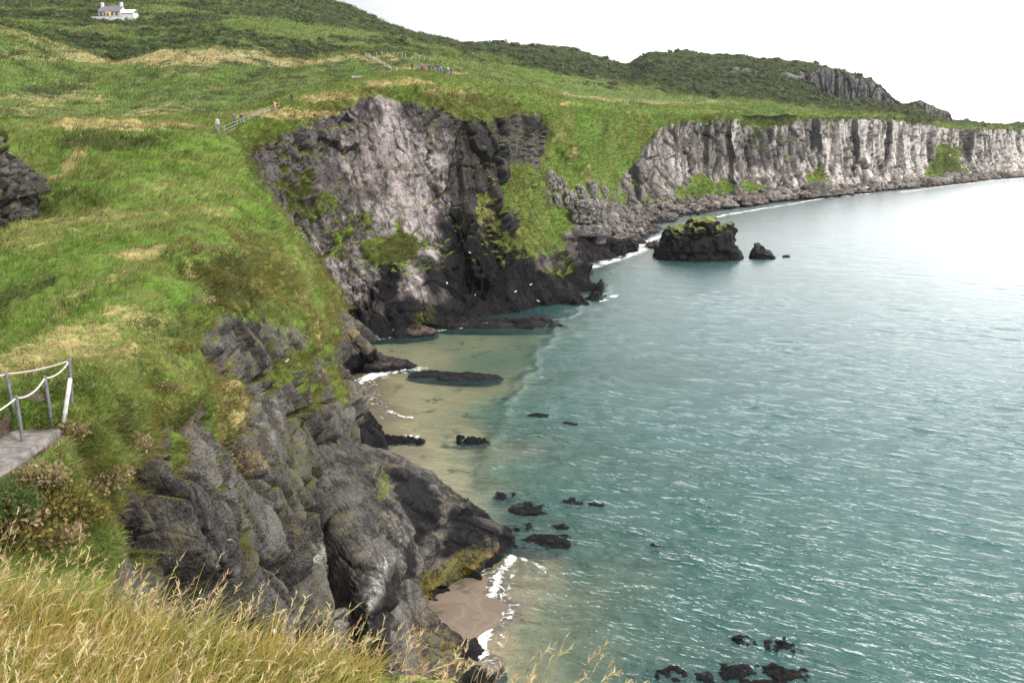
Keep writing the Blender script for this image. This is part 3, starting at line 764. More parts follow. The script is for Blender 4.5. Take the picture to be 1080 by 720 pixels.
wet_shade = np.maximum(np.maximum(sstep(3.5, 1.0, G[..., 2] + rg2 * 1.5) * .9, .3 * sstep(350, 320, Cm[..., 1]) + np.clip(fbm(Cm / np.array([5, 5, 60.]), 3, 304) - .25, 0, .5)), blobs(Cm, [(612, 262, 212, 50, 18, .7), (590, 265, 206, 30, 14, .7), (652, 165, 340, 6, 50, .75), (672, 160, 350, 6, 60, .8), (752, 150, 395, 4, 40, .7), (773, 165, 408, 4, 50, .7), (862, 140, 478, 7, 24, .8), (940, 150, 550, 5, 26, .7), (1025, 150, 660, 14, 24, .75), (715, 160, 385, 4, 34, .6), (985, 160, 610, 5, 26, .6), (905, 160, 515, 4, 30, .6), (805, 150, 438, 24, 34, .62), (806, 130, 442, 28, 12, .5), (880, 135, 480, 20, 14, .4), (1020, 150, 650, 14, 22, .35), (570, 112, 240, 30, 6, .6), (955, 140, 570, 10, 20, .25)], seed=331))  # damp foot and dark streaks, plus the recess's shade painted in
stn = fbm(Cm / np.array([7, 7, 40.]), 3, 303)
pale = (.34 + .8 * stn) * sstep(345, 380, Cm[..., 1]) + rg * .2 - .3 * sstep(360, 320, Cm[..., 1]) + .2 * sstep(850, 900, cpx)
rust = np.clip(sstep(5.2, 6.5, CV)[None, :] * (.2 + .5 * rg2), 0, .6) + blobs(Cm, [(880, 165, 480, 26, 20, .3)], seed=333)
tan = blobs(Cm, [(570, 185, 222, 40, 50, .2), (590, 140, 238, 8, 10, .5), (605, 160, 247, 8, 12, .5), (620, 180, 254, 8, 12, .5), (560, 104, 255, 70, 3, .8)], seed=341) + .3 * inbowl * np.clip(rg, 0, 1)
lush = blobs(Cm, [(625, 140, 270, 20, 40, 1.), (650, 118, 340, 60, 6, .7), (600, 225, 222, 30, 20, .8), (560, 190, 216, 30, 40, .8)], seed=343)
dark = blobs(Cm, [(745, 205, 388, 34, 13, .5), (1005, 178, 622, 34, 16, .75), (815, 125, 450, 40, 8, .6), (900, 125, 520, 80, 5, .6), (640, 130, 300, 16, 16, .5), (960, 128, 575, 60, 4, .8), (570, 240, 214, 24, 20, .4)], seed=345)
terrain('bay_cliffs', G, M_bay, dict(grass=grass, wet_shade=wet_shade, pale=pale, rust=rust, tan=tan, lush=lush, dark=dark, cell=.35 * c1 + .35 * c2 + .3 * c3, crack=np.minimum(np.minimum(k1, .15 + .85 * k2), .3 + .7 * k3)), flip=True)
GRIDS['C'] = (G, grass, tan, lush, dark, np.zeros_like(tan))

# ================================================================== D: the upland behind
D_cols = {
    -330: [(150, 118), (130, 150), (60, 190), (-5, 240), (0, 270), (-20, 310), (-40, 380), (-80, 480), (-150, 650), (-140, 800)],
    -160: [(146, 122), (128, 150), (70, 185), (12, 238), (15, 265), (5, 305), (-10, 380), (-45, 480), (-110, 650), (-100, 800)],
    0: [(141, 128), (126, 145), (80, 180), (27, 235), (30, 260), (25, 300), (15, 380), (-10, 480), (-60, 650), (-50, 800)],
    60: [(141, 130), (128, 146), (95, 180), (46, 232), (48, 255), (40, 300), (20, 380), (-5, 480), (-45, 650), (-35, 800)],
    120: [(140, 132), (129, 146), (105, 175), (69, 215), (72, 240), (50, 300), (22, 380), (0, 480), (-35, 650), (-25, 800)],
    180: [(140, 134), (131, 147), (95, 180), (54, 222), (58, 245), (45, 300), (25, 380), (5, 480), (-25, 650), (-15, 800)],
    240: [(139, 140), (129, 152), (95, 185), (54, 232), (58, 255), (32, 310), (28, 380), (8, 490), (-12, 650), (-5, 800)],
    300: [(123, 152), (109, 164), (85, 197), (61, 242), (64, 265), (45, 320), (33, 390), (14, 500), (-2, 660), (5, 800)],
    360: [(102, 168), (91, 178), (79, 207), (63, 248), (62, 280), (57, 330), (42, 400), (24, 510), (6, 670), (12, 800)],
    420: [(90, 178), (80, 188), (71, 213), (61, 250), (60, 290), (56, 340), (48, 420), (40, 520), (31, 680), (38, 810)],
    480: [(94, 188), (82, 198), (77, 224), (71, 257), (72, 300), (66, 360), (60, 440), (53, 540), (46, 690), (52, 810)],
    540: [(108, 215), (97, 228), (94, 247), (90, 270), (86, 320), (80, 380), (70, 460), (60, 560), (49, 700), (56, 820)],
    600: [(116, 266), (107, 278), (104, 302), (100, 335), (95, 380), (88, 430), (78, 500), (66, 600), (53, 720), (60, 830)],
    660: [(121, 352), (111, 366), (107, 388), (103, 420), (98, 460), (92, 510), (86, 570), (80, 640), (69, 740), (76, 850)],
    690: [(121, 372), (112, 384), (108, 410), (104, 440), (99, 480), (92, 530), (84, 590), (70, 650), (58, 740), (66, 860)],
    720: [(121, 392), (113, 405), (110, 432), (106, 470), (102, 520), (94, 570), (85, 620), (72, 680), (56, 760), (66, 870)],
    780: [(122, 432), (115, 444), (112, 474), (108, 520), (104, 570), (96, 610), (84, 660), (72, 710), (61, 780), (70, 900)],
    840: [(122, 464), (116, 478), (113, 512), (110, 560), (105, 610), (96, 650), (85, 700), (76, 740), (66, 790), (76, 920)],
    880: [(123, 505), (118, 518), (115, 545), (112, 590), (109, 640), (107, 690), (104, 718), (90, 742), (75, 800), (86, 940)],
    920: [(125, 540), (120, 556), (117, 580), (114, 610), (112, 645), (110, 695), (108, 722), (100, 745), (87, 800), (100, 950)],
    944: [(126, 562), (121, 578), (118, 600), (116, 630), (114.5, 660), (113, 700), (112.5, 730), (112, 760), (111, 800), (116, 960)],
    965: [(128, 582), (122, 596), (120, 615), (118, 645), (117, 675), (116, 705), (115, 735), (114.5, 770), (114, 800), (118, 970)],
    1000: [(134, 640), (130.5, 660), (129.5, 680), (129, 705), (129, 730), (129, 750), (129.5, 775), (130, 800), (130, 850), (133, 990)],
    1050: [(136, 708), (133, 730), (132.8, 745), (132.5, 760), (132.5, 780), (132.5, 800), (132.5, 830), (133, 860), (133, 900), (137, 1050)],
    1130: [(137, 770), (134, 792), (133.5, 810), (133.5, 830), (133.5, 850), (133.5, 870), (133.5, 900), (133.5, 930), (134, 960), (138, 1100)],
    1300: [(138, 880), (135, 905), (134.5, 930), (134.5, 950), (134.5, 970), (134.5, 1000), (134.5, 1030), (134.5, 1060), (135, 1090), (138, 1200)],
}
D_ctrl = [[p(px, py, Y) for (py, Y) in reversed(rows)] for px, rows in D_cols.items()]
Dm, DU, DV = loft(D_ctrl, [20, 24, 34, 34, 34, 34, 34, 34, 34, 34, 34, 34, 30, 20, 20, 34, 34, 26, 26, 20, 16, 24, 24, 24, 14], [14, 46, 46, 30, 30, 30, 44, 44, 24], tension=.40)
Nd = normals(Dm); nzd = Nd[..., 2]
dpx, dpy, ddep = project(Dm)
sc = np.clip(Dm[..., 1] / 400, .35, 1.6)
rg = fbm(Dm / 22, 4, 401); rg2 = fbm(Dm / 6, 4, 402)
vv = DV[None, :]
gul_ = fbm(np.stack([Dm[..., 0] / 13, Dm[..., 1] / 55, Dm[..., 0] * 0], -1), 3, 405)
hillm = sstep(470, 400, dpx)
dipw = np.exp(-((vv - 5.0) / .55) ** 2) * hillm
G = Dm + v(0, 0, 1) * ((rg * 2.0 + np.abs(rg2) * 1.5 + gul_ * 2.8 * (vv > 4)) * sc - dipw * 7)[..., None]
fld = sstep(560, 610, dpx) * sstep(560, 420, Dm[..., 1])          # the smooth fields on the cliff top
G = lerp(G, Dm + v(0, 0, 1) * (rg * .3)[..., None], (fld * .8)[..., None])
dark = blobs(Dm, [(150, 22, 380, 60, 9, .9), (60, 14, 390, 70, 8, .9), (210, 15, 420, 40, 14, .9), (300, 12, 500, 60, 9, .9), (330, 45, 410, 40, 12, .8), (120, 60, 280, 60, 8, .7), (140, 50, 310, 30, 8, .8), (180, 30, 360, 50, 6, .8), (60, 38, 310, 50, 6, .7),
                  (400, 42, 460, 60, 12, .7), (600, 72, 560, 50, 10, 1.), (570, 62, 590, 40, 7, .8), (640, 88, 500, 30, 6, .6), (700, 72, 700, 50, 14, 1.2), (760, 72, 700, 80, 14, 1.2), (830, 82, 700, 80, 14, 1.2), (870, 98, 700, 50, 8, 1.), (820, 100, 620, 70, 5, .8), (620, 68, 650, 50, 14, 1.1), (560, 56, 650, 60, 5, .7),
                  (350, 20, 560, 70, 14, .8), (430, 50, 470, 60, 4, .8), (520, 62, 520, 60, 5, .5), (20, 124, 150, 30, 6, .7), (110, 118, 160, 40, 10, .4), (660, 78, 620, 40, 8, .7), (470, 52, 580, 50, 6, .5), (10, 0, 500, 120, 10, .7), (200, 2, 520, 120, 8, .7)], seed=411)
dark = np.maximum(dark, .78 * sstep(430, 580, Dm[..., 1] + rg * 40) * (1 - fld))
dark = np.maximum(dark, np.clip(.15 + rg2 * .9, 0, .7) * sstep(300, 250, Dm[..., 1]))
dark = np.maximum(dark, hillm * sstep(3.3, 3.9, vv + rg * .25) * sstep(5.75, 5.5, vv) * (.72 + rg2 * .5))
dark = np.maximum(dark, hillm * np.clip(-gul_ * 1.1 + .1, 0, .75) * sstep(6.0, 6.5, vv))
lush = blobs(Dm, [(130, 45, 330, 50, 9, 1.), (60, 60, 220, 60, 24, .7), (640, 98, 430, 80, 4, .5), (380, 78, 205, 40, 8, 1.), (150, 38, 350, 60, 6, .9), (640, 110, 330, 60, 4, .6), (800, 112, 490, 80, 4, .9), (560, 76, 430, 60, 6, .6), (180, 80, 200, 80, 20, .3), (740, 98, 540, 40, 4, .6)], seed=421)
tan = blobs(Dm, [(170, 60, 218, 45, 9, 1.), (230, 60, 225, 60, 6, .9), (165, 112, 165, 30, 14, .6), (240, 45, 290, 40, 9, .6), (90, 62, 222, 30, 4, .7), (50, 100, 175, 50, 5, .6), (620, 99, 380, 70, 3, .9), (690, 103, 440, 50, 2.5, .8), (300, 60, 240, 60, 4, .6), (230, 110, 165, 70, 14, .25),
                 (430, 74, 215, 50, 5, .5), (470, 72, 258, 60, 3, .8), (120, 130, 148, 120, 3, .9), (390, 60, 260, 40, 3, .7), (200, 132, 148, 50, 2, .9), (600, 108, 290, 40, 2, .6), (750, 105, 530, 60, 2, .5), (960, 118, 640, 30, 3, .5)], seed=431) + np.clip(rg2, 0, 1) * .3 * (1 - fld) + hillm * np.exp(-((vv - 6.0 + rg * .15) / .22) ** 2) * .6 * (dpx > 90)  # last term paints a highlight along the hill crests
for pts in ([(132, 66), (145, 62), (160, 59), (175, 57), (190, 60), (205, 63), (222, 62), (240, 61), (258, 62), (275, 62), (290, 63)], [(388, 58), (395, 62), (402, 66), (410, 71), (418, 75), (428, 80), (440, 80), (452, 80), (465, 80), (478, 80)], [(30, 112), (45, 106), (62, 99), (80, 91), (95, 84)], [(470, 70), (485, 76), (500, 83), (520, 89), (545, 93)]):
    tan = np.maximum(tan, blobs(Dm, [(a_, b_, 230, 9, 2.2, .95) for a_, b_ in pts], warp=.3, seed=437))
lf = sstep(150, 95, dpx) * sstep(5.6, 6.1, vv) * sstep(8.4, 7.8, vv)
tan = np.maximum(tan, lf * (.30 + .4 * np.exp(-((vv - 6.05) / .2) ** 2)))  # lighter left face, with a rim light painted along its crest
mf = sstep(110, 150, dpx) * hillm * sstep(6.15, 6.4, vv) * sstep(8.3, 7.9, vv)
dark = np.maximum(dark, mf * (.42 + rg2 * .5)); lush = np.maximum(lush * (1 - .8 * mf), lf * .5)
bandc = fbm(Dm / np.array([34, 30, 12.]), 3, 438)
lush = np.maximum(lush, np.clip(bandc * 1.6, 0, .9) * sstep(330, 280, Dm[..., 1])); tan = np.maximum(tan, np.clip(-bandc * 1.2 - .1, 0, .5) * sstep(330, 280, Dm[..., 1]))
rockb = blobs(Dm, [(250, 37, 300, 16, 4, .42), (760, 70, 720, 50, 4, .55), (640, 68, 700, 40, 4, .4), (800, 74, 715, 60, 5, .5), (850, 80, 740, 20, 8, .6), (459, 69, 240, 20, 3.5, .9)], seed=441)
grass = 1 - rockb
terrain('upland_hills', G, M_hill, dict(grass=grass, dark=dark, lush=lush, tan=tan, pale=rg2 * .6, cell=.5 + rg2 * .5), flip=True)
GRIDS['D'] = (G, grass, tan, lush, dark, np.zeros_like(tan))

# ---- basalt crags on the skyline
def crag(name, top, foot, Y, thick, seed, wl=14):
    n = len(top)
    ctrl = []
    for (a, b) in zip(top, foot):
        T_ = p(a[0], a[1], Y + 3); F_ = p(b[0], b[1], Y)
        ctrl.append([T_ + v(0, thick, -4), T_ + v(0, 7, 1.0), T_, lerp(T_, F_, .5) + v(0, -1.5, 0), F_ + v(0, -2, 0), F_ + v(0, -5, -5)])
    K, ku, kv = loft(ctrl, [30] * (n - 1), [16, 12, 30, 30, 10])
    N_ = normals(K)
    d1, c1, k1 = blocks(K, N_, (5, 5, 80), 2.4, seed, crack=.7, cw=.1)
    d2, c2, k2 = blocks(K, N_, (2.2, 2.2, 24), .8, seed + 1, crack=.7, cw=.12)
    fr = fbm(K / 5, 3, seed + 2)
    face = sstep(1.6, 2.2, kv)[None, :] * sstep(5, 4.2, kv)[None, :]
    K = K + N_ * ((d1 + d2) * face + (1 - face) * fr)[..., None]
    gr = sstep(.5, .8, 1 - face + fr * .2)
    terrain(name, K, M_hill, dict(grass=gr, dark=gr * .8, cell=.5 * c1 + .5 * c2, crack=np.minimum(k1, k2), rust=np.full(gr.shape, .12), pale=np.full(gr.shape, -.2)), flip=True)

crag('basalt_crag', [(852, 82), (864, 73), (876, 74), (892, 79), (908, 84), (922, 89), (934, 96), (941, 103), (947, 110)],
     [(852, 96), (864, 98), (876, 106), (892, 108), (908, 110), (922, 111), (934, 111), (941, 111), (950, 112)], 705, 60, 501)
crag('small_crag', [(958, 116), (966, 109), (974, 108), (984, 113), (994, 117), (1001, 119), (1005, 127)],
     [(958, 122), (966, 125), (974, 127), (984, 129), (994, 131), (1001, 132), (1006, 133)], 650, 40, 541)

# ================================================================== F: the ground under the camera
aa = np.linspace(-3.6, 3.2, 90); yy = np.linspace(-3, 7.5, 90)
YY, XX = np.meshgrid(yy, aa, indexing='ij')
edge = 3.55 - .30 * (XX + .5) + .25 * fbm(np.stack([XX, YY * 0, XX * 0], -1) * .9, 3, 601)     # where it drops away
ZZ = 30.1 - .20 * np.clip(YY, 0, 9) - np.clip(YY - edge, 0, 9) ** 1.3 * 2.6 + .08 * fbm(np.stack([XX, YY, XX * 0], -1) / 1.3, 3, 602)
Fg = np.stack([XX, YY, ZZ], -1)
terrain('foreground_bank', Fg, M_near, dict(grass=np.ones(XX.shape), tan=.5 + .3 * fbm(Fg / .7, 3, 603), dark=np.full(XX.shape, .4)), flip=True)
GRIDS['F'] = (Fg, edge)
# ================================================================== THINGS
_PJ = {}


def hit(px, py, keys='ABCD', r=1.6):
    """the ground that shows at a photograph pixel"""
    best = None
    for k in keys:
        G = GRIDS[k][0]
        if k not in _PJ:
            _PJ[k] = project(G)
        X_, Y_, D__ = _PJ[k]
        for rr in (r, 2 * r, 5 * r):
            m_ = (np.abs(X_ - px) < rr) & (np.abs(Y_ - py) < rr) & (D__ > 1)
            if m_.any():
                dd = np.where(m_, D__, 1e9)
                i = np.unravel_index(np.argmin(dd), dd.shape)
                if best is None or dd[i] < best[0]:
                    best = (dd[i], G[i].copy())
                break
    return best[1]


def empty(name, loc, rz=0.0):
    o = bpy.data.objects.new(name, None)
    COL.objects.link(o); o.location = loc; o.rotation_euler = (0, 0, rz); o.empty_display_size = .3
    return o


def bm_mesh(name, bm, mat, smooth=False):
    me = bpy.data.meshes.new(name)
    bm.normal_update(); bm.to_mesh(me); bm.free()
    if mat: me.materials.append(mat)
    if smooth:
        me.polygons.foreach_set('use_smooth', np.ones(len(me.polygons), bool))
    return me


def box(bm, x0, x1, y0, y1, z0, z1, bev=0.0):
    r = bmesh.ops.create_cube(bm, size=1)
    vs = r['verts']
    for q_ in vs:
        q_.co = Vector(((x0 + x1) / 2 + q_.co.x * (x1 - x0), (y0 + y1) / 2 + q_.co.y * (y1 - y0), (z0 + z1) / 2 + q_.co.z * (z1 - z0)))
    if bev:
        es = list({e for q_ in vs for e in q_.link_edges})
        bmesh.ops.bevel(bm, geom=es, offset=bev, segments=1, affect='EDGES')


def tube(bm, pts, r, seg=8, taper=None):
    pts = [Vector(q_) for q_ in pts]
    rings = []
    for i, c in enumerate(pts):
        t = (pts[min(i + 1, len(pts) - 1)] - pts[max(i - 1, 0)]).normalized()
        a = t.orthogonal().normalized(); b = t.cross(a)
        rr = r * (taper[i] if taper else 1)
        rings.append([bm.verts.new(c + (a * math.cos(2 * math.pi * k / seg) + b * math.sin(2 * math.pi * k / seg)) * rr) for k in range(seg)])
    for r0, r1 in zip(rings[:-1], rings[1:]):
        for k in range(seg):
            bm.faces.new((r0[k], r0[(k + 1) % seg], r1[(k + 1) % seg], r1[k]))
    bm.faces.new(rings[0][::-1]); bm.faces.new(rings[-1])


# ------------------------------------------------------------------ rocks
def rock_grid(rx, ry, h, seed, prof=None, power=.55, size=1.0, amp=1.0, nu=110, nv=56, under=.35, lean=(0, 0)):
    """a rock standing on z = 0 as a closed skin: half widths rx, ry and height h; prof gives the height along x"""
    a = np.linspace(0, 2 * np.pi, nu); s = np.linspace(-under, 1, nv)
    Sx, Ax = np.meshgrid(s, a, indexing='ij')
    z = np.sign(Sx) * np.abs(Sx)
    rad = np.cos(np.clip(Sx, 0, 1) * np.pi / 2) ** power
    rad = np.where(Sx < 0, 1 + .08 * -Sx, rad)
    X_ = rx * rad * np.sign(np.cos(Ax)) * np.abs(np.cos(Ax)) ** .8; Y_ = ry * rad * np.sign(np.sin(Ax)) * np.abs(np.sin(Ax)) ** .8
    Z_ = h * np.sin(Sx * np.pi / 2)
    if prof is not None:
        f_ = np.interp(X_ / rx, [q_[0] for q_ in prof], [q_[1] for q_ in prof])
        Z_ = np.where(Z_ > 0, Z_ * f_, Z_)
    X_ = X_ + lean[0] * Z_; Y_ = Y_ + lean[1] * Z_
    K = np.stack([X_, Y_, Z_], -1)
    N_ = normals(K)
    N_ = N_ * np.where((N_ * K).sum(-1, keepdims=True) < 0, -1, 1)
    o_ = v(seed * 13.7, seed * 7.1, seed * 3.3)
    wp_ = fbm((K + o_) / (size * .8), 2, seed)[..., None] * size * .2
    d1, c1, k1 = blocks(K + o_ + wp_, N_, (size, size, size * 1.1), amp, seed, crack=.5, cw=.07, tilt=.9)
    d2, c2, k2 = blocks(K + o_, N_, (size * .35, size * .35, size * .4), amp * .34, seed + 1, crack=.5)
    d3 = fbm((K + o_) / (size * .15), 2, seed + 2) * amp * .06
    D_ = d1 + d2 + d3
    D_[:, -1] = D_[:, 0]
    K = K + N_ * D_[..., None]
    K[:, -1] = K[:, 0]
    return K, N_, .5 * c1 + .5 * c2, np.minimum(k1, k2)


M_shore = terrain_mat('shore_rock', (.045, .043, .045), (.17, .16, .16), (.40, .37, .35), gs=.6, rs=.7, bump_r=.8)


def rock(name, label, at, rx, ry, h, seed, prof=None, ragged=0.0, wet_shade=.6, cap=0.0, size=None, amp=None, rz=0.0, pale=0.0, rust=0.0, algae=0.0, cat='rock', group=None, lean=(0, 0), nu=110, nv=56, power=.55, capc='tan', lichen=0.0):
    size = size or max(rx, ry) * .55
    amp = amp if amp is not None else size * .28
    K, N_, ce, ck = rock_grid(rx, ry, h, seed, prof, size=size, amp=amp, lean=lean, nu=nu, nv=nv, power=power)
    if ragged:
        K[..., 2] += (fbm(np.stack([K[..., 0], K[..., 1], K[..., 0] * 0 + seed], -1) / (size * 1.5), 3, seed + 4) - .18) * ragged
    n2 = normals(K); n2 = n2 * np.where((n2 * N_).sum(-1, keepdims=True) < 0, -1, 1)
    rg_ = fbm((K + seed) / (size * .7), 3, seed + 9)
    gr = cap * sstep(.35, .75, n2[..., 2] + rg_ * .2) * sstep(.35, .75, K[..., 2] / h + rg_ * .15)
    wt_ = np.clip(wet_shade + sstep(.35, .1, K[..., 2] / max(h, .5)) * .5 + rg_ * .15, 0, 1)
    me = new_mesh(name, K.reshape(-1, 3), grid_faces(*K.shape[:2], True), M_shore,
                  full_attrs(K.shape[:2], dict(grass=gr, tan=gr * .5, dark=gr * .5, wet_shade=wt_, cell=ce, crack=ck, pale=pale + rg_ * .2, rust=rust + rg_ * rust, algae=algae * sstep(.0, .5, rg_ + .2), lichen=lichen * (rg_ + .5))))
    o = link(name, me)
    o.location = at; o.rotation_euler = (0, 0, rz)
    tag(o, label, cat, group)
    return o


def on_water(px, py, z=0.0):
    return Vector(w(px, py, z))


def px2m(px, at):
    return px * np.linalg.norm(np.array(at) - np.array([0, 0, CAMZ])) / FPX


c = on_water(737, 274); c.y += 4
rock('sea_stack', 'large dark sea stack with a grassy top standing off the pale cliffs', c, px2m(44, c), 7.5, 10.6, 901,
     prof=[(-1, .35), (-.8, .5), (-.62, .78), (-.35, .84), (-.1, 1.02), (.1, 1.0), (.3, .9), (.42, .96), (.6, .84), (.85, .80), (1, .55)], wet_shade=.72, cap=.7, size=4.6, amp=1.7, power=.30, nu=220, nv=90, cat='sea stack')
c = on_water(806, 273); c.y += 2
rock('sea_rock', 'small dark peaked rock just seaward of the grassy sea stack', c, px2m(13, c), 3, 4.1, 903, prof=[(-1, .5), (-.6, 1.0), (-.25, 1.0), (.1, .62), (.6, .5), (1, .2)], wet_shade=.55, size=2.2, amp=.55, power=.4, cat='rock')
c = on_water(829, 271)
rock('sea_rock', 'tiny dark rock barely awash beyond the small peaked rock', c, px2m(4, c), .8, .5, 904, wet_shade=.8, size=.8, amp=.15, cat='rock', nu=50, nv=24)

# reefs and half-drowned rocks of the cove
reef = [  # px, py, half width px, depth m, height m, label
    (480, 397, 40, 1.1, .24, 'long flat kelp-covered reef lying across the sandy cove', 'reef'),
    (414, 464, 15, 1.0, .40, 'dark rock with white foam round it at the cove beach', 'rock'),
    (434, 465, 11, .8, .28, 'small dark rock just right of the foam-ringed beach rock', 'rock'),
    (500, 466, 14, .7, .35, 'low brown rock in shallow water right of the beach rocks', 'rock'),
    (486, 461, 4, .4, .25, 'little stone by the low brown rock in the shallows', 'rock'),
    (533, 523, 10, 1.0, .16, 'squat weedy rock nearest the tip of the buttress on the seaward side', 'rock'),
    (559, 536, 18, 1.3, .16, 'slanting strip of dark weedy rock showing above the buttress tip', 'rock'),
    (613, 530, 19, 1.0, .18, 'farthest out weedy slab among the drowned rocks off the buttress', 'rock'),
    (541, 556, 18, .7, .12, 'thin weedy ledge close beside the buttress tip', 'rock'),
    (577, 571, 24, 1.3, .12, 'broad dark drowned slab right of the buttress tip', 'rock'),
    (590, 555, 8, .5, .10, 'small weed patch between the slanting strip and the broad drowned slab', 'rock'),
    (691, 578, 8, .6, .12, 'lone small weedy rock in open teal water', 'rock'),
    (784, 676, 10, .6, .15, 'little dark rock above left of the square drowned block', 'rock'),
    (826, 683, 16, 1.0, .2, 'square dark drowned block at the lower edge of the bay', 'rock'),
    (792, 711, 46, 1.1, .2, 'widest black weedy reef at the bottom edge', 'reef'),
    (702, 712, 18, .8, .16, 'black weedy rock left of the widest bottom reef', 'rock'),
    (568, 438, 10, .7, .12, 'small dark weedy rock just beyond the edge of the calm cove water', 'rock'),
    (600, 446, 8, .6, .10, 'faint drowned rock farther right in choppy water', 'rock'),
]
for k, (a, b, hw_, dp_, hh_, lab, ct) in enumerate(reef):
    c = on_water(a, b)
    rx = px2m(hw_, c)
    nm_ = 'reef' if ct == 'reef' else 'weedy_rock'
    c.z = -.02
    rock(nm_, lab, c, rx * 1.25, max(dp_, rx * .42), hh_, 910 + k * 3, ragged=min(.30, max(.2, hh_ * .8)), wet_shade=.85, size=max(.6, rx * .3), amp=max(.14, hh_ * .9), power=.8, cat=ct, nu=90, nv=30, rust=.2, rz=R(-8 + (k * 37) % 17))
c = on_water(505, 341); rock('kelp_ledge', 'dark brown kelp ledge along the foot of the main cliff', c, px2m(92, c), 4.5, .7, 981, wet_shade=.7, rust=.6, ragged=.5, size=3, amp=.7, power=.9, cat='rock ledge', nu=220)
c = on_water(425, 352); rock('kelp_ledge', 'rusty weed-covered ledge in the cave-like corner of the cove', c, px2m(34, c), 2.5, 1.5, 983, wet_shade=.5, rust=.9, size=2, amp=.5, power=.8, cat='rock ledge')
c = on_water(395, 388); c.y += 1; rock('kelp_ledge', 'brown rock shelf running out from the near headland foot', c, px2m(44, c), 3.0, 1.6, 985, wet_shade=.55, rust=.5, size=2.2, amp=.6, power=.9, cat='rock ledge', prof=[(-1, 1.3), (0, .9), (1, .3)])
for k, (a, b, hw_, hh_, wt_, ru_, lab) in enumerate([
    (612, 268, 24, 5.5, .75, .1, 'tall dark rock under the grassy hollow, left of the surf gap'),
    (640, 270, 22, 4.6, .8, .1, 'dark jagged rock at the water below the rock arch'),
    (662, 266, 12, 3.2, .8, .2, 'outermost dark jagged rock beside the surf gap'),
    (690, 262, 7, 1.4, .5, .9, 'rust-coloured rock between the surf and the sea stack'),
    (656, 247, 20, 2.2, .3, .5, 'flat pale brown rock shelf behind the dark jagged rocks'),
    (682, 246, 14, 1.8, .45, .8, 'reddish rock in the surf under the pale cliffs'),
    (612, 290, 16, 1.2, .5, .95, 'orange weed-covered rock behind the dark toe of the cliff'),
]):
    c = on_water(a, b); c.y += 3
    rock('shore_rock', lab, c, px2m(hw_, c), 4, hh_, 1000 + k * 5, wet_shade=wt_, rust=ru_, size=3, amp=.9, power=.35)
# pale boulders in the hollow
for k, (a, b, hw_, hh_) in enumerate([(581, 190, 7, 2.6), (589, 196, 6, 2.6), (596, 199, 4, 1.6), (568, 206, 6, 1.4), (577, 208, 6, 1.6), (588, 211, 6, 1.9), (602, 212, 8, 2.9), (612, 201, 7, 2.0), (623, 199, 9, 2.6), (617, 213, 6, 2.4), (628, 216, 5, 3.4), (638, 205, 5, 3.0)]):
    c = Vector(hit(a, b, 'C')); c.z -= .4
    c.y -= .5
    rock('boulder', 'pale grey block of the broken rock band in the green hollow', c, px2m(hw_, c), px2m(hw_, c) * .8, hh_ * 1.2, 1040 + k * 3, wet_shade=-.2, pale=.55, size=1.7, amp=.5, power=.28, cat='boulder', group='pale blocks in the green hollow', nu=70, nv=36, rz=.3 * k)
# the rock arch: two piers and a lintel in one skin of blocks
c0 = Vector(hit(618, 240, 'C')); c0.y -= 2.0
arch_parts = []
u_ = px2m(1.0, c0)
for k, (dx, z0, rx, ry, hh_) in enumerate([(-11, -1.0, 5.2, 2.0, 23), (14, -1.5, 7.0, 2.6, 25), (0, 16, 14, 2.4, 13), (2, -2.0, 24, 3.2, 7)]):
    K, N_, ce, ck = rock_grid(rx * u_, ry, hh_ * u_, 1100 + k * 4, size=2.2, amp=.45, power=.25, nu=70, nv=44)
    K = K + v(dx * u_, -.6 if k == 3 else 0, z0 * u_)
    arch_parts.append((K, ce, ck))
Vs, Fs, Ce, Ck, n0 = [], [], [], [], 0
for K, ce, ck in arch_parts:
    Vs.append(K.reshape(-1, 3)); Fs.append(grid_faces(*K.shape[:2], True) + n0); n0 += K.shape[0] * K.shape[1]; Ce.append(ce.ravel()); Ck.append(ck.ravel())
Vs = np.concatenate(Vs); ce = np.concatenate(Ce); ck = np.concatenate(Ck)
o = link('rock_arch', new_mesh('rock_arch', Vs, np.concatenate(Fs), M_shore, full_attrs(ce.shape, dict(cell=ce, crack=ck, pale=np.full(ce.shape, .5), wet_shade=sstep(-.5, -1.5, Vs[:, 2]) * .3, grass=sstep(.2, .6, fbm(Vs / 2.2, 2, 77)) * sstep(4, 6, Vs[:, 2]) * .8))), None, c0)
tag(o, 'weathered grey rock arch with a small dark opening above the shore', 'rock arch')

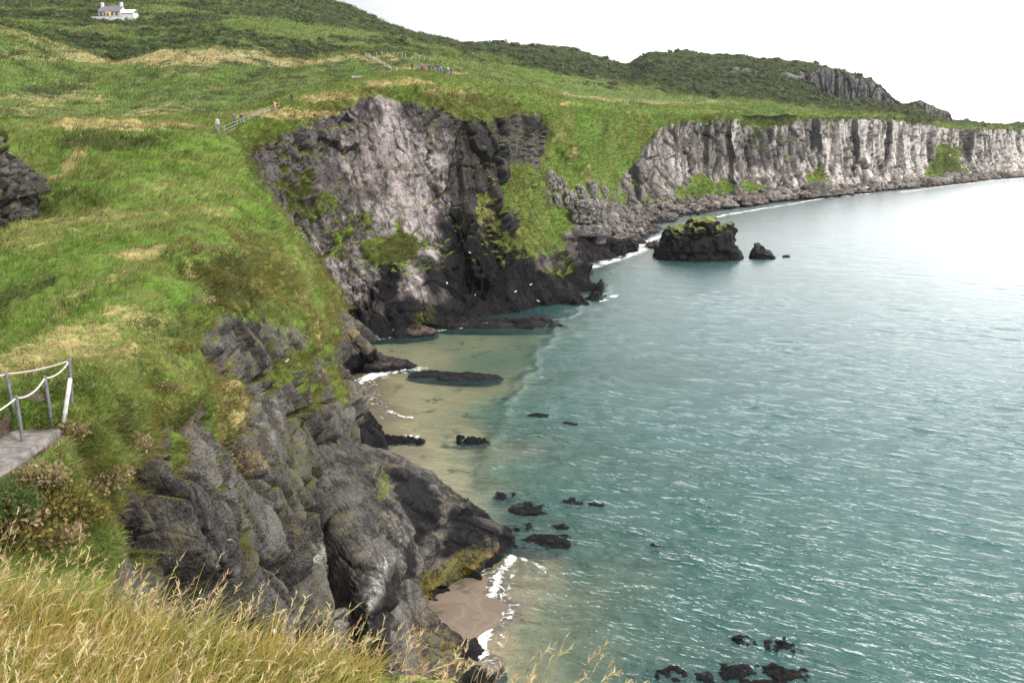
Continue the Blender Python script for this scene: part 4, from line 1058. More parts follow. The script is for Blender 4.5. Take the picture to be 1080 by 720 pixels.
# rubble along the foot of the pale cliffs
Gc = GRIDS['C'][0]
tmpl = []
for k in range(6):
    K, N_, ce, ck = rock_grid(1, .9, .9, 1200 + k, size=.8, amp=.35, nu=9, nv=6, power=.5)
    tmpl.append(K.reshape(-1, 3))
tf_ = grid_faces(6, 9, True)
nR = 2600
vi = RNG.integers(int(np.searchsorted(CV, 4.9)), int(np.searchsorted(CV, 6.9)), nR)
ui = RNG.integers(int(np.searchsorted(CU, 3.6)), Gc.shape[0] - 30, nR)
base_ = Gc[ui, vi]
sz = np.exp(RNG.normal(-.35, .55, nR)) * np.clip(base_[:, 1] / 420, .7, 1.4)
ang_ = RNG.random(nR) * 6.28
Vl, Fl, At = [], [], []
for k in range(nR):
    K = tmpl[k % 6] * sz[k] * np.array([1.3, 1.3, .9])
    ca_, sa_ = math.cos(ang_[k]), math.sin(ang_[k])
    K = np.stack([K[:, 0] * ca_ - K[:, 1] * sa_, K[:, 0] * sa_ + K[:, 1] * ca_, K[:, 2]], -1) + base_[k] + RNG.normal(0, 1.2, 3) * np.array([1, 1, 0]) - v(0, 0, .2)
    Vl.append(K); Fl.append(tf_ + k * 54); At.append(np.full(54, RNG.random()))
At = np.concatenate(At)
Vl = np.concatenate(Vl)
o = link('rubble', new_mesh('rubble', Vl, np.concatenate(Fl), M_bay, full_attrs(At.shape, dict(cell=At, pale=At * .6 - .25, wet_shade=sstep(1.6, .5, Vl[:, 2]) * .8 + (At > .72) * .35, rust=(At < .25) * .6)), smooth=False))
tag(o, 'grey boulder rubble strewn along the shore under the pale cliffs', 'rubble', kind='stuff')

# ------------------------------------------------------------------ path and rope railing beside the near cliff
M_post = simple_mat('weathered_post', (.10, .10, .11), .75, .35, 9, .3)
M_pale_post = simple_mat('pale_post', (.50, .49, .46), .7, .15, 9, .2)
M_rope = simple_mat('rope', (.52, .50, .45), .85, .15, 60, .5)
M_path = simple_mat('trodden_earth', (.135, .12, .112), .95, .45, 5, .9)
M_wood = simple_mat('grey_fence_wood', (.20, .19, .17), .85, .3, 4, .3)
M_lwood = simple_mat('bleached_fence_wood', (.46, .44, .40), .85, .2, 4, .3)

pc = PATH_C
tn_ = np.gradient(pc, axis=0); tn_[:, 2] = 0; tn_ /= np.linalg.norm(tn_, axis=1, keepdims=True)
sdv = np.stack([-tn_[:, 1], tn_[:, 0], tn_[:, 0] * 0], -1)
ss_ = np.linspace(-.56, .58, 14)
PG = pc[:, None, :] + sdv[:, None, :] * ss_[None, :, None]
PG[..., 2] += .03 - .05 * (1 - (ss_[None, :] / .7) ** 2) + fbm(PG / .35, 3, 1301) * .03
PG[:, 0, 2] -= .25; PG[:, -1, 2] -= .25; PG[-6:, :, 2] -= np.linspace(.02, .3, 6)[:, None]
o = link('path', new_mesh('path', PG, grid_faces(*PG.shape[:2], True), M_path)); o['kind'] = 'structure'


def post_bm(h, r=.045, lean=(0, 0)):
    bm = bmesh.new()
    tube(bm, [(0, 0, -.3), (lean[0] * .5 * h, lean[1] * .5 * h, h * .5), (lean[0] * h, lean[1] * h, h - .02), (lean[0] * h, lean[1] * h, h)], r, 10, [1.05, 1, .96, .7])
    return bm


rr_ = empty('rope_railing', PATH_C[len(PATH_C) // 2])
tag(rr_, 'rope railing on leaning metal posts along the cliff path', 'railing')
org = np.array(rr_.location)
tops = {}
for nm_, bot, top, mat_ in [('far_a', (14, 436), (6, 392), M_post), ('far_b', (78, 424), (73, 378), M_post), ('near_a', (27, 468), (17, 417), M_post), ('near_b', (55, 444), (47, 396), M_post), ('stake', (70, 438), (74, 399), M_pale_post)]:
    b_ = hit(*bot, 'A', 2.5)
    t_ = p(top[0], top[1], b_[1] + .05)
    bm = bmesh.new()
    d_ = t_ - b_
    r_ = .036 if mat_ is M_post else .045
    tube(bm, [b_ - d_ * .3 - org, b_ - org, b_ + d_ * .5 - org, b_ + d_ * .98 - org, t_ - org], r_, 10, [1.1, 1.05, 1, .97, .7])
    o = link('post', bm_mesh('post', bm, mat_, True), rr_)
    if mat_ is M_pale_post: o['label'] = 'pale leaning stake at the end of the railing'
    tops[nm_] = t_ - d_ / np.linalg.norm(d_) * .05


def rope_pts(a, b, sag, n=14):
    t = np.linspace(0, 1, n)[:, None]
    c_ = a + (b - a) * t
    c_[:, 2] -= (sag * 4 * t * (1 - t))[:, 0]
    return c_


for a, b, sg in [(p(-60, 402, tops['far_a'][1] - .8), tops['far_a'], .06), (tops['far_a'], tops['far_b'], .05), (p(-50, 452, tops['near_a'][1] - 1.2), tops['near_a'], .10), (tops['near_a'], tops['near_b'], .12), (tops['near_b'], tops['far_b'], .10)]:
    bm = bmesh.new()
    tube(bm, rope_pts(np.array(a) - org, np.array(b) - org, sg), .018, 8)
    link('rope', bm_mesh('rope', bm, M_rope, True), rr_)

# ------------------------------------------------------------------ fences
def fence(name, label, px_pts, n, h, mat, keys, rails=2, r=.06, group=None, rail_r=.035):
    d_ = np.array(px_pts, float)
    L = np.r_[0, np.cumsum(np.hypot(*np.diff(d_, axis=0).T))]
    ts = np.linspace(0, L[-1], n)
    xs = np.interp(ts, L, d_[:, 0]); ys = np.interp(ts, L, d_[:, 1])
    pts = [hit(a, b, keys) for a, b in zip(xs, ys)]
    e = empty(name, pts[n // 2]); tag(e, label, 'fence', group)
    og = np.array(e.location)
    me = None
    for k, q_ in enumerate(pts):
        if me is None:
            me = bm_mesh('post', post_bm(h, r), mat, True)
        o = link('post', me, e, Vector(q_ - og) + Vector((0, 0, -.1)))
        o.rotation_euler = (RNG.normal(0, .05), RNG.normal(0, .05), k)
    for j in range(rails):
        bm = bmesh.new()
        tube(bm, [q_ - og + v(0, -.02, h * (.9 - .42 * j) - .1) for q_ in pts], rail_r, 6)
        link('rail', bm_mesh('rail', bm, mat), e)
    return e


fence('path_fence', 'dark post and rail fence beside the people on the cliff path', [(229, 138), (240, 135), (255, 131), (270, 124), (285, 117), (296, 113)], 15, 1.15, M_wood, 'ABD', 3, .07)
fence('field_fence', 'low bleached fence along the tan crest of the middle hill', [(200, 64), (225, 63), (250, 62), (275, 63), (290, 64)], 14, 1.2, M_lwood, 'D', 1, .06, rail_r=.02)
fence('handrail_fence', 'pale railing dropping down the steep path near the queue of people', [(386, 58), (394, 62), (402, 67), (410, 72), (417, 75)], 9, 1.1, M_lwood, 'D', 2, .07, rail_r=.06)
fence('hilltop_fence', 'line of thin pale posts on the rise above the steep path', [(391, 59), (405, 58), (425, 60), (445, 62), (465, 66), (485, 74)], 16, 1.2, M_lwood, 'D', 1, .05, rail_r=.015)

# stone wall in the green field
a_ = hit(371, 84, 'D'); b_ = hit(392, 84, 'D')
wl = empty('stone_wall', (a_ + b_) / 2, math.atan2(b_[1] - a_[1], b_[0] - a_[0])); tag(wl, 'short pale stone wall in the bright green field above the cliff', 'wall')
L_ = np.linalg.norm(b_ - a_)
bm = bmesh.new()
for k in range(int(L_ / .45)):
    for j in range(3):
        box(bm, -L_ / 2 + k * .45 + (.2 if j % 2 else 0), -L_ / 2 + k * .45 + .43 + (.2 if j % 2 else 0), -.25 + random.uniform(-.03, .03), .25, -.3 + j * .42, .1 + j * .42 + random.uniform(-.02, .02), .04)
link('masonry', bm_mesh('masonry', bm, simple_mat('pale_field_stone', (.46, .44, .41), .9, .3, 3, .4)), wl)
bm = bmesh.new()
for k in range(int(L_ / .6)):
    box(bm, -L_ / 2 + k * .6, -L_ / 2 + k * .6 + .57, -.3, .3, .96, 1.12 + random.uniform(-.02, .04), .04)
link('coping', bm_mesh('coping', bm, simple_mat('dark_coping_stone', (.13, .13, .13), .9, .3, 3, .4)), wl)

# ------------------------------------------------------------------ the white house on the hill
M_wallw = simple_mat('white_render', (.56, .55, .55), .85, .05, 2, .1)
M_pink = simple_mat('pinkish_render', (.42, .33, .31), .85, .08, 2, .1)
M_slate = simple_mat('slate', (.105, .10, .125), .7, .2, 3, .3)
M_dark = simple_mat('window_glass', (.03, .035, .04), .15, .1, 2, 0)
M_yel = simple_mat('yellow_paint', (.55, .40, .16), .6, .1, 2, 0)
hp = p(116, 18.5, 392)
gh = hit(116, 18.5, 'D'); hp = gh + v(0, 0, .2)
K_ = px2m(.88, hp)
he = empty('house', hp, R(-6)); tag(he, 'white slate-roofed house alone on the dark hillside', 'house')


def hb(name, mat, *boxes, bev=0.0, parent=None):
    bm = bmesh.new()
    for b in boxes: box(bm, *b, bev)
    return link(name, bm_mesh(name, bm, mat), parent or he)


Wd, De, He = 11.5 * K_, 6.4, 2.9
hb('wall', M_pink, (-Wd, Wd, 0, De, -1.5, He))
bm = bmesh.new()
for sgn in (0,):
    x0, x1 = -Wd - .25, Wd + .25
    prf = [(-.35, He - .12), (De / 2, He + 2.6), (De + .35, He - .12), (De / 2, He + 2.35)]
    va = [bm.verts.new((x0, y_, z_)) for y_, z_ in prf]; vb_ = [bm.verts.new((x1, y_, z_)) for y_, z_ in prf]
    for k in range(4):
        bm.faces.new((va[k], va[(k + 1) % 4], vb_[(k + 1) % 4], vb_[k]))
    bm.faces.new(va[::-1]); bm.faces.new(vb_)
rf = link('roof', bm_mesh('roof', bm, M_slate), he)
for x0 in (-Wd, Wd - .25):
    bm = bmesh.new()
    t3 = [[bm.verts.new((x0 + dx, y_, z_)) for y_, z_ in ((.02, He + .003), (De - .02, He + .003), (De / 2, He + 2.3))] for dx in (0, .25)]
    bm.faces.new(t3[0][::-1]); bm.faces.new(t3[1])
    for k in range(3): bm.faces.new((t3[0][k], t3[0][(k + 1) % 3], t3[1][(k + 1) % 3], t3[1][k]))
    link('gable', bm_mesh('gable', bm, M_wallw), he)
for x_ in (-Wd + .6, Wd - .6):
    ch = hb('chimney', M_wallw, (x_ - .55, x_ + .55, De / 2 - .5, De / 2 + .5, He + 1.9, He + 4.1), parent=rf, bev=.05)
for x_ in (-Wd * .72, -Wd * .36, Wd * .30, Wd * .72):
    wn = hb('window', M_wallw, (x_ - .62, x_ + .62, -.10, -.003, .95, 2.45))
    hb('pane', M_dark, (x_ - .5, x_ - .03, -.13, -.103, 1.05, 2.35), (x_ + .03, x_ + .5, -.13, -.103, 1.05, 2.35), parent=wn)
hb('porch', M_yel, (-1.1, 1.1, -1.2, -.003, -.6, 2.5), bev=.05)
hb('door', M_slate, (-.5, .5, -1.26, -1.203, -.1, 2.0))
hb('wing', M_wallw, (Wd + .003, Wd + 13 * K_, 1.2, De - 1.2, -2.2, 2.3))
bm = bmesh.new()
x0, x1 = Wd + .003, Wd + 13 * K_ + .2
prf = [(.9, 2.22), (De / 2, 3.9), (De - .9, 2.22), (De / 2, 3.65)]
va = [bm.verts.new((x0, y_, z_)) for y_, z_ in prf]; vb_ = [bm.verts.new((x1, y_, z_)) for y_, z_ in prf]
for k in range(4): bm.faces.new((va[k], va[(k + 1) % 4], vb_[(k + 1) % 4], vb_[k]))
bm.faces.new(va[::-1]); bm.faces.new(vb_)
link('wing_roof', bm_mesh('wing_roof', bm, M_wallw), he)
ge = empty('garden_wall', hp + v(0, -4.5, -.8), R(-6)); tag(ge, 'low white garden wall in front of the house', 'wall')
bm = bmesh.new(); box(bm, -Wd - 1.2, Wd + 4, -.2, .2, -1.8, .75, .03)
link('masonry', bm_mesh('masonry', bm, M_wallw), ge)
bm = bmesh.new(); box(bm, -Wd - 1.3, Wd + 4.1, -.27, .27, .753, .9, .02)
link('coping', bm_mesh('coping', bm, M_wallw), ge)

# ------------------------------------------------------------------ people
def person_mesh(name, pose):
    """one skin over a jointed skeleton"""
    st, arm, fw = pose
    J = dict(pel=(0, 0, .95), spi=(0, .02, 1.15), che=(0, .02, 1.36), nec=(0, 0, 1.5), hea=(0, -.02, 1.60), top=(0, -.015, 1.72), fac=(0, -.07, 1.60),
             hl=(.10, 0, .90), kl=(.11, -.08 * st - .03, .50), al=(.11, -.30 * st + .02, .09), tl=(.12, -.30 * st - .13, .035),
             hr=(-.10, 0, .90), kr=(-.11, .04 * st - .03, .50), ar=(-.11, .32 * st + .02, .10), tr=(-.12, .32 * st - .12, .035),
             sl=(.19, .01, 1.42), el=(.25, .06 + .14 * arm, 1.14), wl=(.24, -.10 * fw + .14 * arm, .90), gl=(.235, -.14 * fw + .14 * arm, .80),
             sr=(-.19, .01, 1.42), er=(-.25, .06 - .12 * arm, 1.14), wr=(-.24, -.12 * fw - .14 * arm, .90), gr=(-.235, -.17 * fw - .14 * arm, .80))
    E = [('pel', 'spi'), ('spi', 'che'), ('che', 'nec'), ('nec', 'hea'), ('hea', 'top'), ('hea', 'fac'), ('pel', 'hl'), ('hl', 'kl'), ('kl', 'al'), ('al', 'tl'), ('pel', 'hr'), ('hr', 'kr'), ('kr', 'ar'), ('ar', 'tr'),
         ('che', 'sl'), ('sl', 'el'), ('el', 'wl'), ('wl', 'gl'), ('che', 'sr'), ('sr', 'er'), ('er', 'wr'), ('wr', 'gr')]
    Rd = dict(pel=.15, spi=.145, che=.155, nec=.06, hea=.098, top=.075, fac=.07, hl=.10, kl=.065, al=.045, tl=.04, hr=.10, kr=.065, ar=.045, tr=.04, sl=.075, el=.05, wl=.036, gl=.035, sr=.075, er=.05, wr=.036, gr=.035)
    ks = list(J)
    me = bpy.data.meshes.new(name)
    me.from_pydata([J[k] for k in ks], [(ks.index(a), ks.index(b)) for a, b in E], [])
    o = bpy.data.objects.new(name, me); COL.objects.link(o)
    o.modifiers.new('skin', 'SKIN').use_smooth_shade = True
    for k, d_ in zip(ks, me.skin_vertices[0].data):
        d_.radius = (Rd[k], Rd[k] * (.78 if k in ('spi', 'che', 'pel') else 1)); d_.use_root = k == 'pel'
    s_ = o.modifiers.new('sub', 'SUBSURF'); s_.levels = 1; s_.render_levels = 1
    dg = bpy.context.evaluated_depsgraph_get()
    m2 = bpy.data.meshes.new_from_object(o.evaluated_get(dg))
    bpy.data.objects.remove(o); m2.name = name
    for _ in range(4 - len(m2.materials)): m2.materials.append(None)
    for f in m2.polygons:
        c_ = f.center
        if c_.z > 1.53: f.material_index = 3 if (c_.z > 1.66 or c_.y > .02) else 2
        elif abs(c_.x) > .19 and c_.z < .90: f.material_index = 2
        elif c_.z > .93 or abs(c_.x) > .19: f.material_index = 0
        elif c_.z < .09: f.material_index = 3
        else: f.material_index = 1
    return m2


PM = [person_mesh('person_walking', (1.0, 1.0, .6)), person_mesh('person_standing', (.12, .15, .5)), person_mesh('person_strolling', (.55, -.6, .5))]
M_skin = simple_mat('skin', (.50, .32, .24), .6, .05)
M_hair = simple_mat('dark_hair', (.05, .04, .03), .7, .2)
CL = {}


def cloth(col):
    if col not in CL: CL[col] = simple_mat('cloth', col, .85, .15, 8, .2)
    return CL[col]


def person(px, py, keys, pose, jacket, trousers, rz, label, group=None, h=1.0):
    g_ = hit(px, py, keys)
    o = bpy.data.objects.new('person', PM[pose]); COL.objects.link(o)
    o.location = Vector(g_) + Vector((0, 0, -.02)); o.rotation_euler = (0, 0, rz); o.scale = (h, h, h)
    for s_, m_ in zip(o.material_slots, (cloth(jacket), cloth(trousers), M_skin, M_hair)):
        s_.link = 'OBJECT'; s_.material = m_
    tag(o, label, 'person', group)


person(249.5, 131, 'ABD', 0, (.03, .05, .14), (.03, .03, .05), R(60), 'person in a dark blue jacket walking by the lower path fence')
person(254.5, 129.5, 'ABD', 2, (.03, .03, .035), (.05, .05, .07), R(70), 'person in black just behind the dark blue jacket on the path')
person(231, 137, 'ABD', 1, (.36, .36, .37), (.08, .09, .13), R(20), 'person in a pale top at the bottom end of the path fence')
person(290, 116, 'ABD', 0, (.75, .20, .05), (.28, .25, .24), R(240), 'person in a bright orange jacket on the cliff path')
person(307, 107.5, 'ABD', 2, (.02, .022, .03), (.02, .02, .025), R(230), 'lone person in dark clothes highest on the cliff path')
Q = 'people queueing on the far cliff path'
for px_, py_, po, ja, tr_, lab in [
    (437.5, 72, 1, (.05, .05, .05), (.03, .03, .04), 'person in a charcoal coat standing apart before the queue'),
    (447.5, 72.5, 2, (.12, .12, .13), (.03, .03, .04), 'person in a grey jacket in the queue near its upper end'),
    (449.5, 77.5, 1, (.55, .10, .08), (.30, .12, .12), 'person in red in the queue on the far cliff path'),
    (453, 74.5, 1, (.03, .03, .04), (.06, .06, .08), 'person in a black coat beside the one in red'),
    (458, 76.5, 0, (.10, .055, .035), (.16, .08, .07), 'person in a dark brown coat mid queue'),
    (463, 76, 1, (.05, .06, .14), (.04, .04, .06), 'person in a navy coat right of the brown coat'),
    (466.5, 77, 2, (.15, .18, .32), (.05, .05, .09), 'person in a dusty blue jacket between navy and black coats'),
    (470, 78, 1, (.015, .015, .03), (.02, .02, .03), 'person all in black toward the lower end of the queue'),
    (474, 77.5, 1, (.35, .34, .36), (.08, .08, .10), 'person in a pale grey top after the one all in black'),
    (477, 79, 0, (.08, .07, .10), (.05, .05, .07), 'person in a plum coat last in the queue'),
]:
    person(px_, py_, 'BD', po, ja, tr_, RNG.uniform(0, 6.28), lab, Q)

# ------------------------------------------------------------------ seabirds
M_bird = simple_mat('white_plumage', (.80, .80, .79), .7, .04)
M_wing = simple_mat('grey_wing', (.34, .35, .37), .7, .08)
M_beak = simple_mat('yellow_beak', (.55, .40, .08), .5, .05)


def bird_body():
    bm = bmesh.new()
    tube(bm, [(0, .22, .10), (0, .14, .12), (0, .04, .14), (0, -.06, .16), (0, -.11, .20), (0, -.125, .245), (0, -.14, .27), (0, -.165, .275), (0, -.185, .272)], .075, 12, [.15, .6, .95, .9, .62, .48, .52, .35, .1])
    return bm


seabirds = []


def seabird(px, py, keys, rz, label, group=None, s=1.0):
    g_ = hit(px, py, keys)
    if not seabirds:
        e = empty('seabird', g_, rz)
        link('body', bm_mesh('body', bird_body(), M_bird, True), e)
        for sx in (-1, 1):
            bm = bmesh.new(); tube(bm, [(sx * .055, -.05, .17), (sx * .072, .04, .165), (sx * .055, .14, .14), (sx * .02, .25, .12)], .05, 8, [.4, 1, .7, .15])
            bmesh.ops.scale(bm, vec=(.45, 1, 1), verts=bm.verts, space=Matrix.Translation((-sx * .06, 0, 0)))
            link('wing', bm_mesh('wing', bm, M_wing, True), e)
            bm = bmesh.new(); tube(bm, [(sx * .03, .02, -.02), (sx * .03, .02, .09)], .009, 6); link('leg', bm_mesh('leg', bm, M_beak), e)
        bm = bmesh.new(); tube(bm, [(0, -.18, .272), (0, -.215, .268), (0, -.235, .258)], .016, 8, [1, .7, .2]); link('beak', bm_mesh('beak', bm, M_beak, True), e)
        seabirds.append(e)
    else:
        e = seabirds[0].copy(); COL.objects.link(e)
        for ch in list(seabirds[0].children):
            c_ = ch.copy(); COL.objects.link(c_); c_.parent = e
    e.location = Vector(g_); e.rotation_euler = (0, 0, rz); e.scale = (s, s, s)
    tag(e, label, 'seabird', group)


seabird(302, 385, 'A', R(80), 'white seabird perched on the upper blocks of the near cliff', s=1.25)
seabird(291, 667, 'A', R(200), 'white seabird low on the near cliff just above the tall grass', s=1.25)
for px_, py_ in [(501, 311), (545, 308), (569, 318), (470, 300), (494, 268), (560, 302)]:
    seabird(px_, py_, 'B', RNG.uniform(0, 6.28), 'tiny white seabird resting on the black toe of the main cliff', 'seabirds on the black toe of the main cliff', 1.6)
# ================================================================== SEA AND SEABED
DP = [  # px, py, depth of the water in metres
    (360, 405, .1), (372, 420, .12), (365, 440, .12), (400, 430, .15), (400, 460, .2), (440, 420, .35), (430, 480, .25), (420, 375, .5), (480, 360, .8), (560, 340, 1.2), (640, 320, 2.6),
    (480, 450, .55), (470, 410, .55), (500, 400, .8), (540, 380, 1.3), (510, 480, .8), (540, 440, 1.8), (600, 380, 2.5), (600, 430, 2.6), (480, 510, .45), (520, 510, .9), (460, 500, .35), (570, 500, 1.9),
    (560, 560, 1.0), (620, 520, 2.4), (640, 600, 1.3), (600, 640, .75), (560, 600, .35), (545, 620, .3), (520, 620, .08), (500, 650, -.22), (480, 650, -.35), (475, 672, -.35), (490, 692, -.15), (505, 618, -.08), (516, 640, -.02), (480, 632, -.2), (510, 690, .05), (530, 680, .3), (560, 670, .55), (560, 710, .6), (620, 690, .9),
    (680, 650, 1.6), (700, 700, 1.6), (660, 560, 2.0), (740, 640, 2.6), (760, 700, 1.9), (840, 700, 2.4), (720, 540, 3.4), (800, 560, 4), (800, 620, 3.6), (900, 650, 4.5), (950, 710, 4.5), (1060, 700, 6), (1000, 560, 7),
    (700, 440, 4), (800, 450, 5), (950, 450, 8), (700, 360, 4), (800, 340, 5), (700, 300, 3.4), (660, 275, 1.4), (690, 255, 1.2), (740, 240, 1.5), (800, 232, 1.6), (790, 290, 3.5), (900, 230, 4.5), (880, 212, 1.5), (960, 206, 3), (1060, 200, 4), (1000, 260, 7), (900, 330, 7), (1080, 400, 9), (840, 250, 2.6), (1050, 190, 1.5),
]
dp_xy = np.array([w(a, b)[:2] for a, b, _ in DP]); dp_d = np.array([c for *_, c in DP])


def depth_at(X, Y):
    """water depth by inverse-distance weights, distances scaled by the range from the cove"""
    def idw(Q):
        x_, y_ = Q[:, 0], Q[:, 1]
        s = np.zeros(len(Q)); t = np.zeros(len(Q))
        r = np.sqrt(x_ * x_ + y_ * y_)
        for (x, y), d in zip(dp_xy, dp_d):
            rr = math.hypot(x, y)
            q = ((x_ - x) ** 2 + (y_ - y) ** 2) / (rr * rr) + ((r - rr) / rr) ** 2 * .3 + 1e-5
            k = 1.0 / (q * q)
            s += k * d; t += k
        return s / t
    d = np.concatenate(list(POOL.map(idw, np.array_split(np.stack([X.ravel(), Y.ravel()], -1), 40)))).reshape(X.shape)
    P3 = np.stack([X, Y, X * 0], -1)
    d = d + (fbm(P3 / 7, 3, 701) * .25 + fbm(P3 / 2.2, 2, 702) * .06) * np.clip(d + .5, .3, 2.0) * .6
    far = sstep(70, 160, X)
    return lerp(d, np.maximum(d, 8), far)


# ---- seabed: sand with kelp
th = np.radians(np.linspace(-40, 42, 420)); rr = np.geomspace(26, 1100, 520)
RR, TH = np.meshgrid(rr, th, indexing='ij')
X = RR * np.sin(TH); Y = RR * np.cos(TH)
dep = depth_at(X, Y)
S = np.stack([X, Y, -dep], -1)
m, nt = mat_new('sand'); T = NT(nt)
co = T.n('ShaderNodeTexCoord').outputs['Object']
n1 = T.noise(co, .35, 5, .6); n2 = T.noise(T.mapping(co, (1, 2.4, 1), (0, 0, .5)), 1.6, 4, .6)
z = T.n('ShaderNodeSeparateXYZ', Vector=co).outputs[2]
c = T.mix(T.ss(n2, .3, .7), (.29, .215, .13), (.38, .285, .185))
c = T.mix(T.ss(T.math('ADD', z, T.math('MULTIPLY', n2, .15)), -.35, .05), c, (.105, .074, .051))
peb = T.n('ShaderNodeTexVoronoi', Vector=co, Scale=5.0).outputs['Distance']
c = T.mix(T.math('MULTIPLY', T.math('MULTIPLY', T.ss(peb, .22, .12), T.ss(T.noise(co, .9, 3), .52, .6)), T.ss(z, -.6, -.1)), c, (.05, .047, .045))
wash = T.ss(T.math('SINE', T.math('ADD', T.math('MULTIPLY', z, 55.0), T.math('MULTIPLY', n2, 5.0))), .4, 1.0)
c = T.mix(T.math('MULTIPLY', T.math('MULTIPLY', wash, T.ss(z, -.05, .1)), .35), c, (.16, .125, .09))
kel = T.ss(T.math('ADD', n1, T.math('MULTIPLY', n2, .25)), .72, .80)
c = T.mix(T.math('MULTIPLY', kel, .8), c, (.035, .035, .02))
b = T.n('ShaderNodeBump', Strength=.25, Distance=.15, Height=n2).outputs[0]
T.out(T.n('ShaderNodeBsdfPrincipled', Base__Color=c, Roughness=.75, Normal=b).outputs[0])
link('seabed', new_mesh('seabed', S, grid_faces(*RR.shape, True), m))['kind'] = 'structure'

# ---- water surface
th = np.radians(np.linspace(-44, 46, 900)); rr = np.concatenate([np.geomspace(28, 170, 900, endpoint=False), np.geomspace(170, 1200, 420, endpoint=False), np.geomspace(1200, 2800, 40)])
RR, TH = np.meshgrid(rr, th, indexing='ij')
X = RR * np.sin(TH); Y = RR * np.cos(TH)
P3 = np.stack([X, Y, X * 0], -1)
dep = depth_at(X, Y)
# chop: open water beyond the lee of the headland
lee_px = [(515, 720), (513, 480), (535, 420), (562, 370), (600, 325), (640, 300)]
ang = R(-24)                                              # crests run along this direction
ca, sa = math.cos(ang), math.sin(ang)
Uc = X * ca + Y * sa; Vc = -X * sa + Y * ca
wx = fbm(P3 / 9, 2, 711) * 1.2
def chop(lu, lv, seed, sharp=1.0):
    n = vnoise(np.stack([Uc / lu + wx * .25, (Vc + wx) / lv, X * 0 + seed * 3.7], -1), seed)
    return 1 - np.abs(n) * 2 if sharp else n
_px, _py, _pd = project(P3)
lee = np.interp(_py, [290, 300, 325, 370, 400, 430, 470, 520, 580, 640, 720], [660, 645, 604, 564, 546, 531, 517, 512, 520, 545, 575])
sdl = _px - lee + fbm(P3 / 7, 4, 741) * 15
edge_w = np.interp(_py, [300, 480, 560, 720], [8, 15, 45, 60])
lw = sstep(-1, 1, sdl / edge_w)                     # 0 in the lee of the cliffs, 1 in the open bay
lw = np.where(_py < 290, 1.0, lw)
expo = lerp(sstep(.3, 2.2, dep) * .35, 1.0, lw)
f1 = sstep(620, 140, RR); f2 = sstep(380, 110, RR); f3 = sstep(230, 70, RR); f4 = sstep(90, 45, RR)
hw = (vnoise(np.stack([Uc / 8.0, Vc / 3.6, X * 0], -1), 721) * .27 * f1 + vnoise(np.stack([Uc / 3.4 + wx * .2, (Vc + wx * .6) / 1.5, X * 0], -1), 722) * .22 * f2
      + chop(2.6, .95, 723) * .085 * f3 + chop(1.2, .5, 724) * .035 * f4)
gust = .7 + .6 * fbm(P3 / 34, 3, 725)
ridge_ = np.exp(-((sdl / edge_w - .4) / .55) ** 2) * (_py > 300) * (_py < 520) * .16      # the refracted crest along the lee edge
hw = hw * lerp(.16, 1.0, expo) * np.clip(gust, .3, 1.5) + ridge_
Wz = hw
W = np.stack([X, Y, Wz], -1)
opac = (1 - np.exp(-np.clip(dep, 0, 99) / 2.1)) * lerp(.80, 1.0, lw)
# ---- foam along shores and on the breaking wave
fo = np.zeros(X.shape)
fn = fbm(P3 / 3.0, 4, 731); fn2 = fbm(P3 / .8, 3, 732)
def fline(pts, wid, s, seed=0):
    """foam along a polyline given in photograph pixels on the water"""
    global fo
    q = np.array([w(*t)[:2] for t in pts])
    best = np.full(X.shape, 1e9)
    Xw = X + fn * wid * .7; Yw = Y + fn2 * wid * .35
    for a, b_ in zip(q[:-1], q[1:]):
        ab = b_ - a
        t = np.clip(((Xw - a[0]) * ab[0] + (Yw - a[1]) * ab[1]) / (ab @ ab), 0, 1)
        best = np.minimum(best, np.hypot(Xw - a[0] - t * ab[0], Yw - a[1] - t * ab[1]))
    fo = np.maximum(fo, s * sstep(wid * 1.6, 0, best) * lerp(1.0, .55 + .9 * np.clip(fn + .45, 0, 1), min(1, np.abs(q[:, 1]).mean() / 150)))
fline([(541, 588), (528, 600), (521, 618), (516, 645), (513, 668), (508, 690)], .75, .84)
fline([(541, 588), (560, 592), (574, 600), (578, 608)], .3, .5)
fline([(545, 600), (535, 625), (530, 650), (528, 680)], .45, .52)
fline([(528, 604), (505, 622), (490, 628), (478, 632)], .6, .66)
fline([(410, 433), (423, 439), (436, 440)], .5, .72)
fline([(358, 410), (380, 402), (400, 395), (440, 388)], 2.0, .78)
fline([(395, 358), (430, 352), (490, 345), (530, 337)], 1.2, .72)
fline([(400, 462), (440, 460)], .8, .7)
fline([(635, 317), (650, 312)], 1.2, .8)
fline([(585, 292), (620, 283), (668, 268), (690, 258)], 3.5, .75)
fline([(670, 262), (700, 247), (740, 236)], 2.4, .8)
fline([(735, 233), (770, 226), (800, 221), (830, 216), (870, 209), (920, 204)], 2.2, .85)
fline([(950, 203), (1000, 196), (1060, 190), (1100, 188)], 2.6, .82)
fline([(985, 194), (1040, 190), (1080, 188)], 5.0, .9)
fline([(640, 268), (690, 262)], 2., .6)
fo = np.maximum(fo, sstep(.30, .02, np.abs(dep - .05)) * .50 * (RR < 200))
m, nt = mat_new('sea_water'); T = NT(nt)
co = T.n('ShaderNodeTexCoord').outputs['Object']
mp = T.mapping(co, (1, 1, 1), (0, 0, -ang))
s1 = T.noise(T.mapping(mp, (.30, .85, 1)), 1.0, 4, .6, .3)
s2 = T.noise(T.mapping(mp, (1.1, 3.0, 1)), 1.0, 4, .62, .3)
s3 = T.noise(T.mapping(mp, (.06, .16, 1)), 1.0, 3, .6)
calm = T.attr('calm')
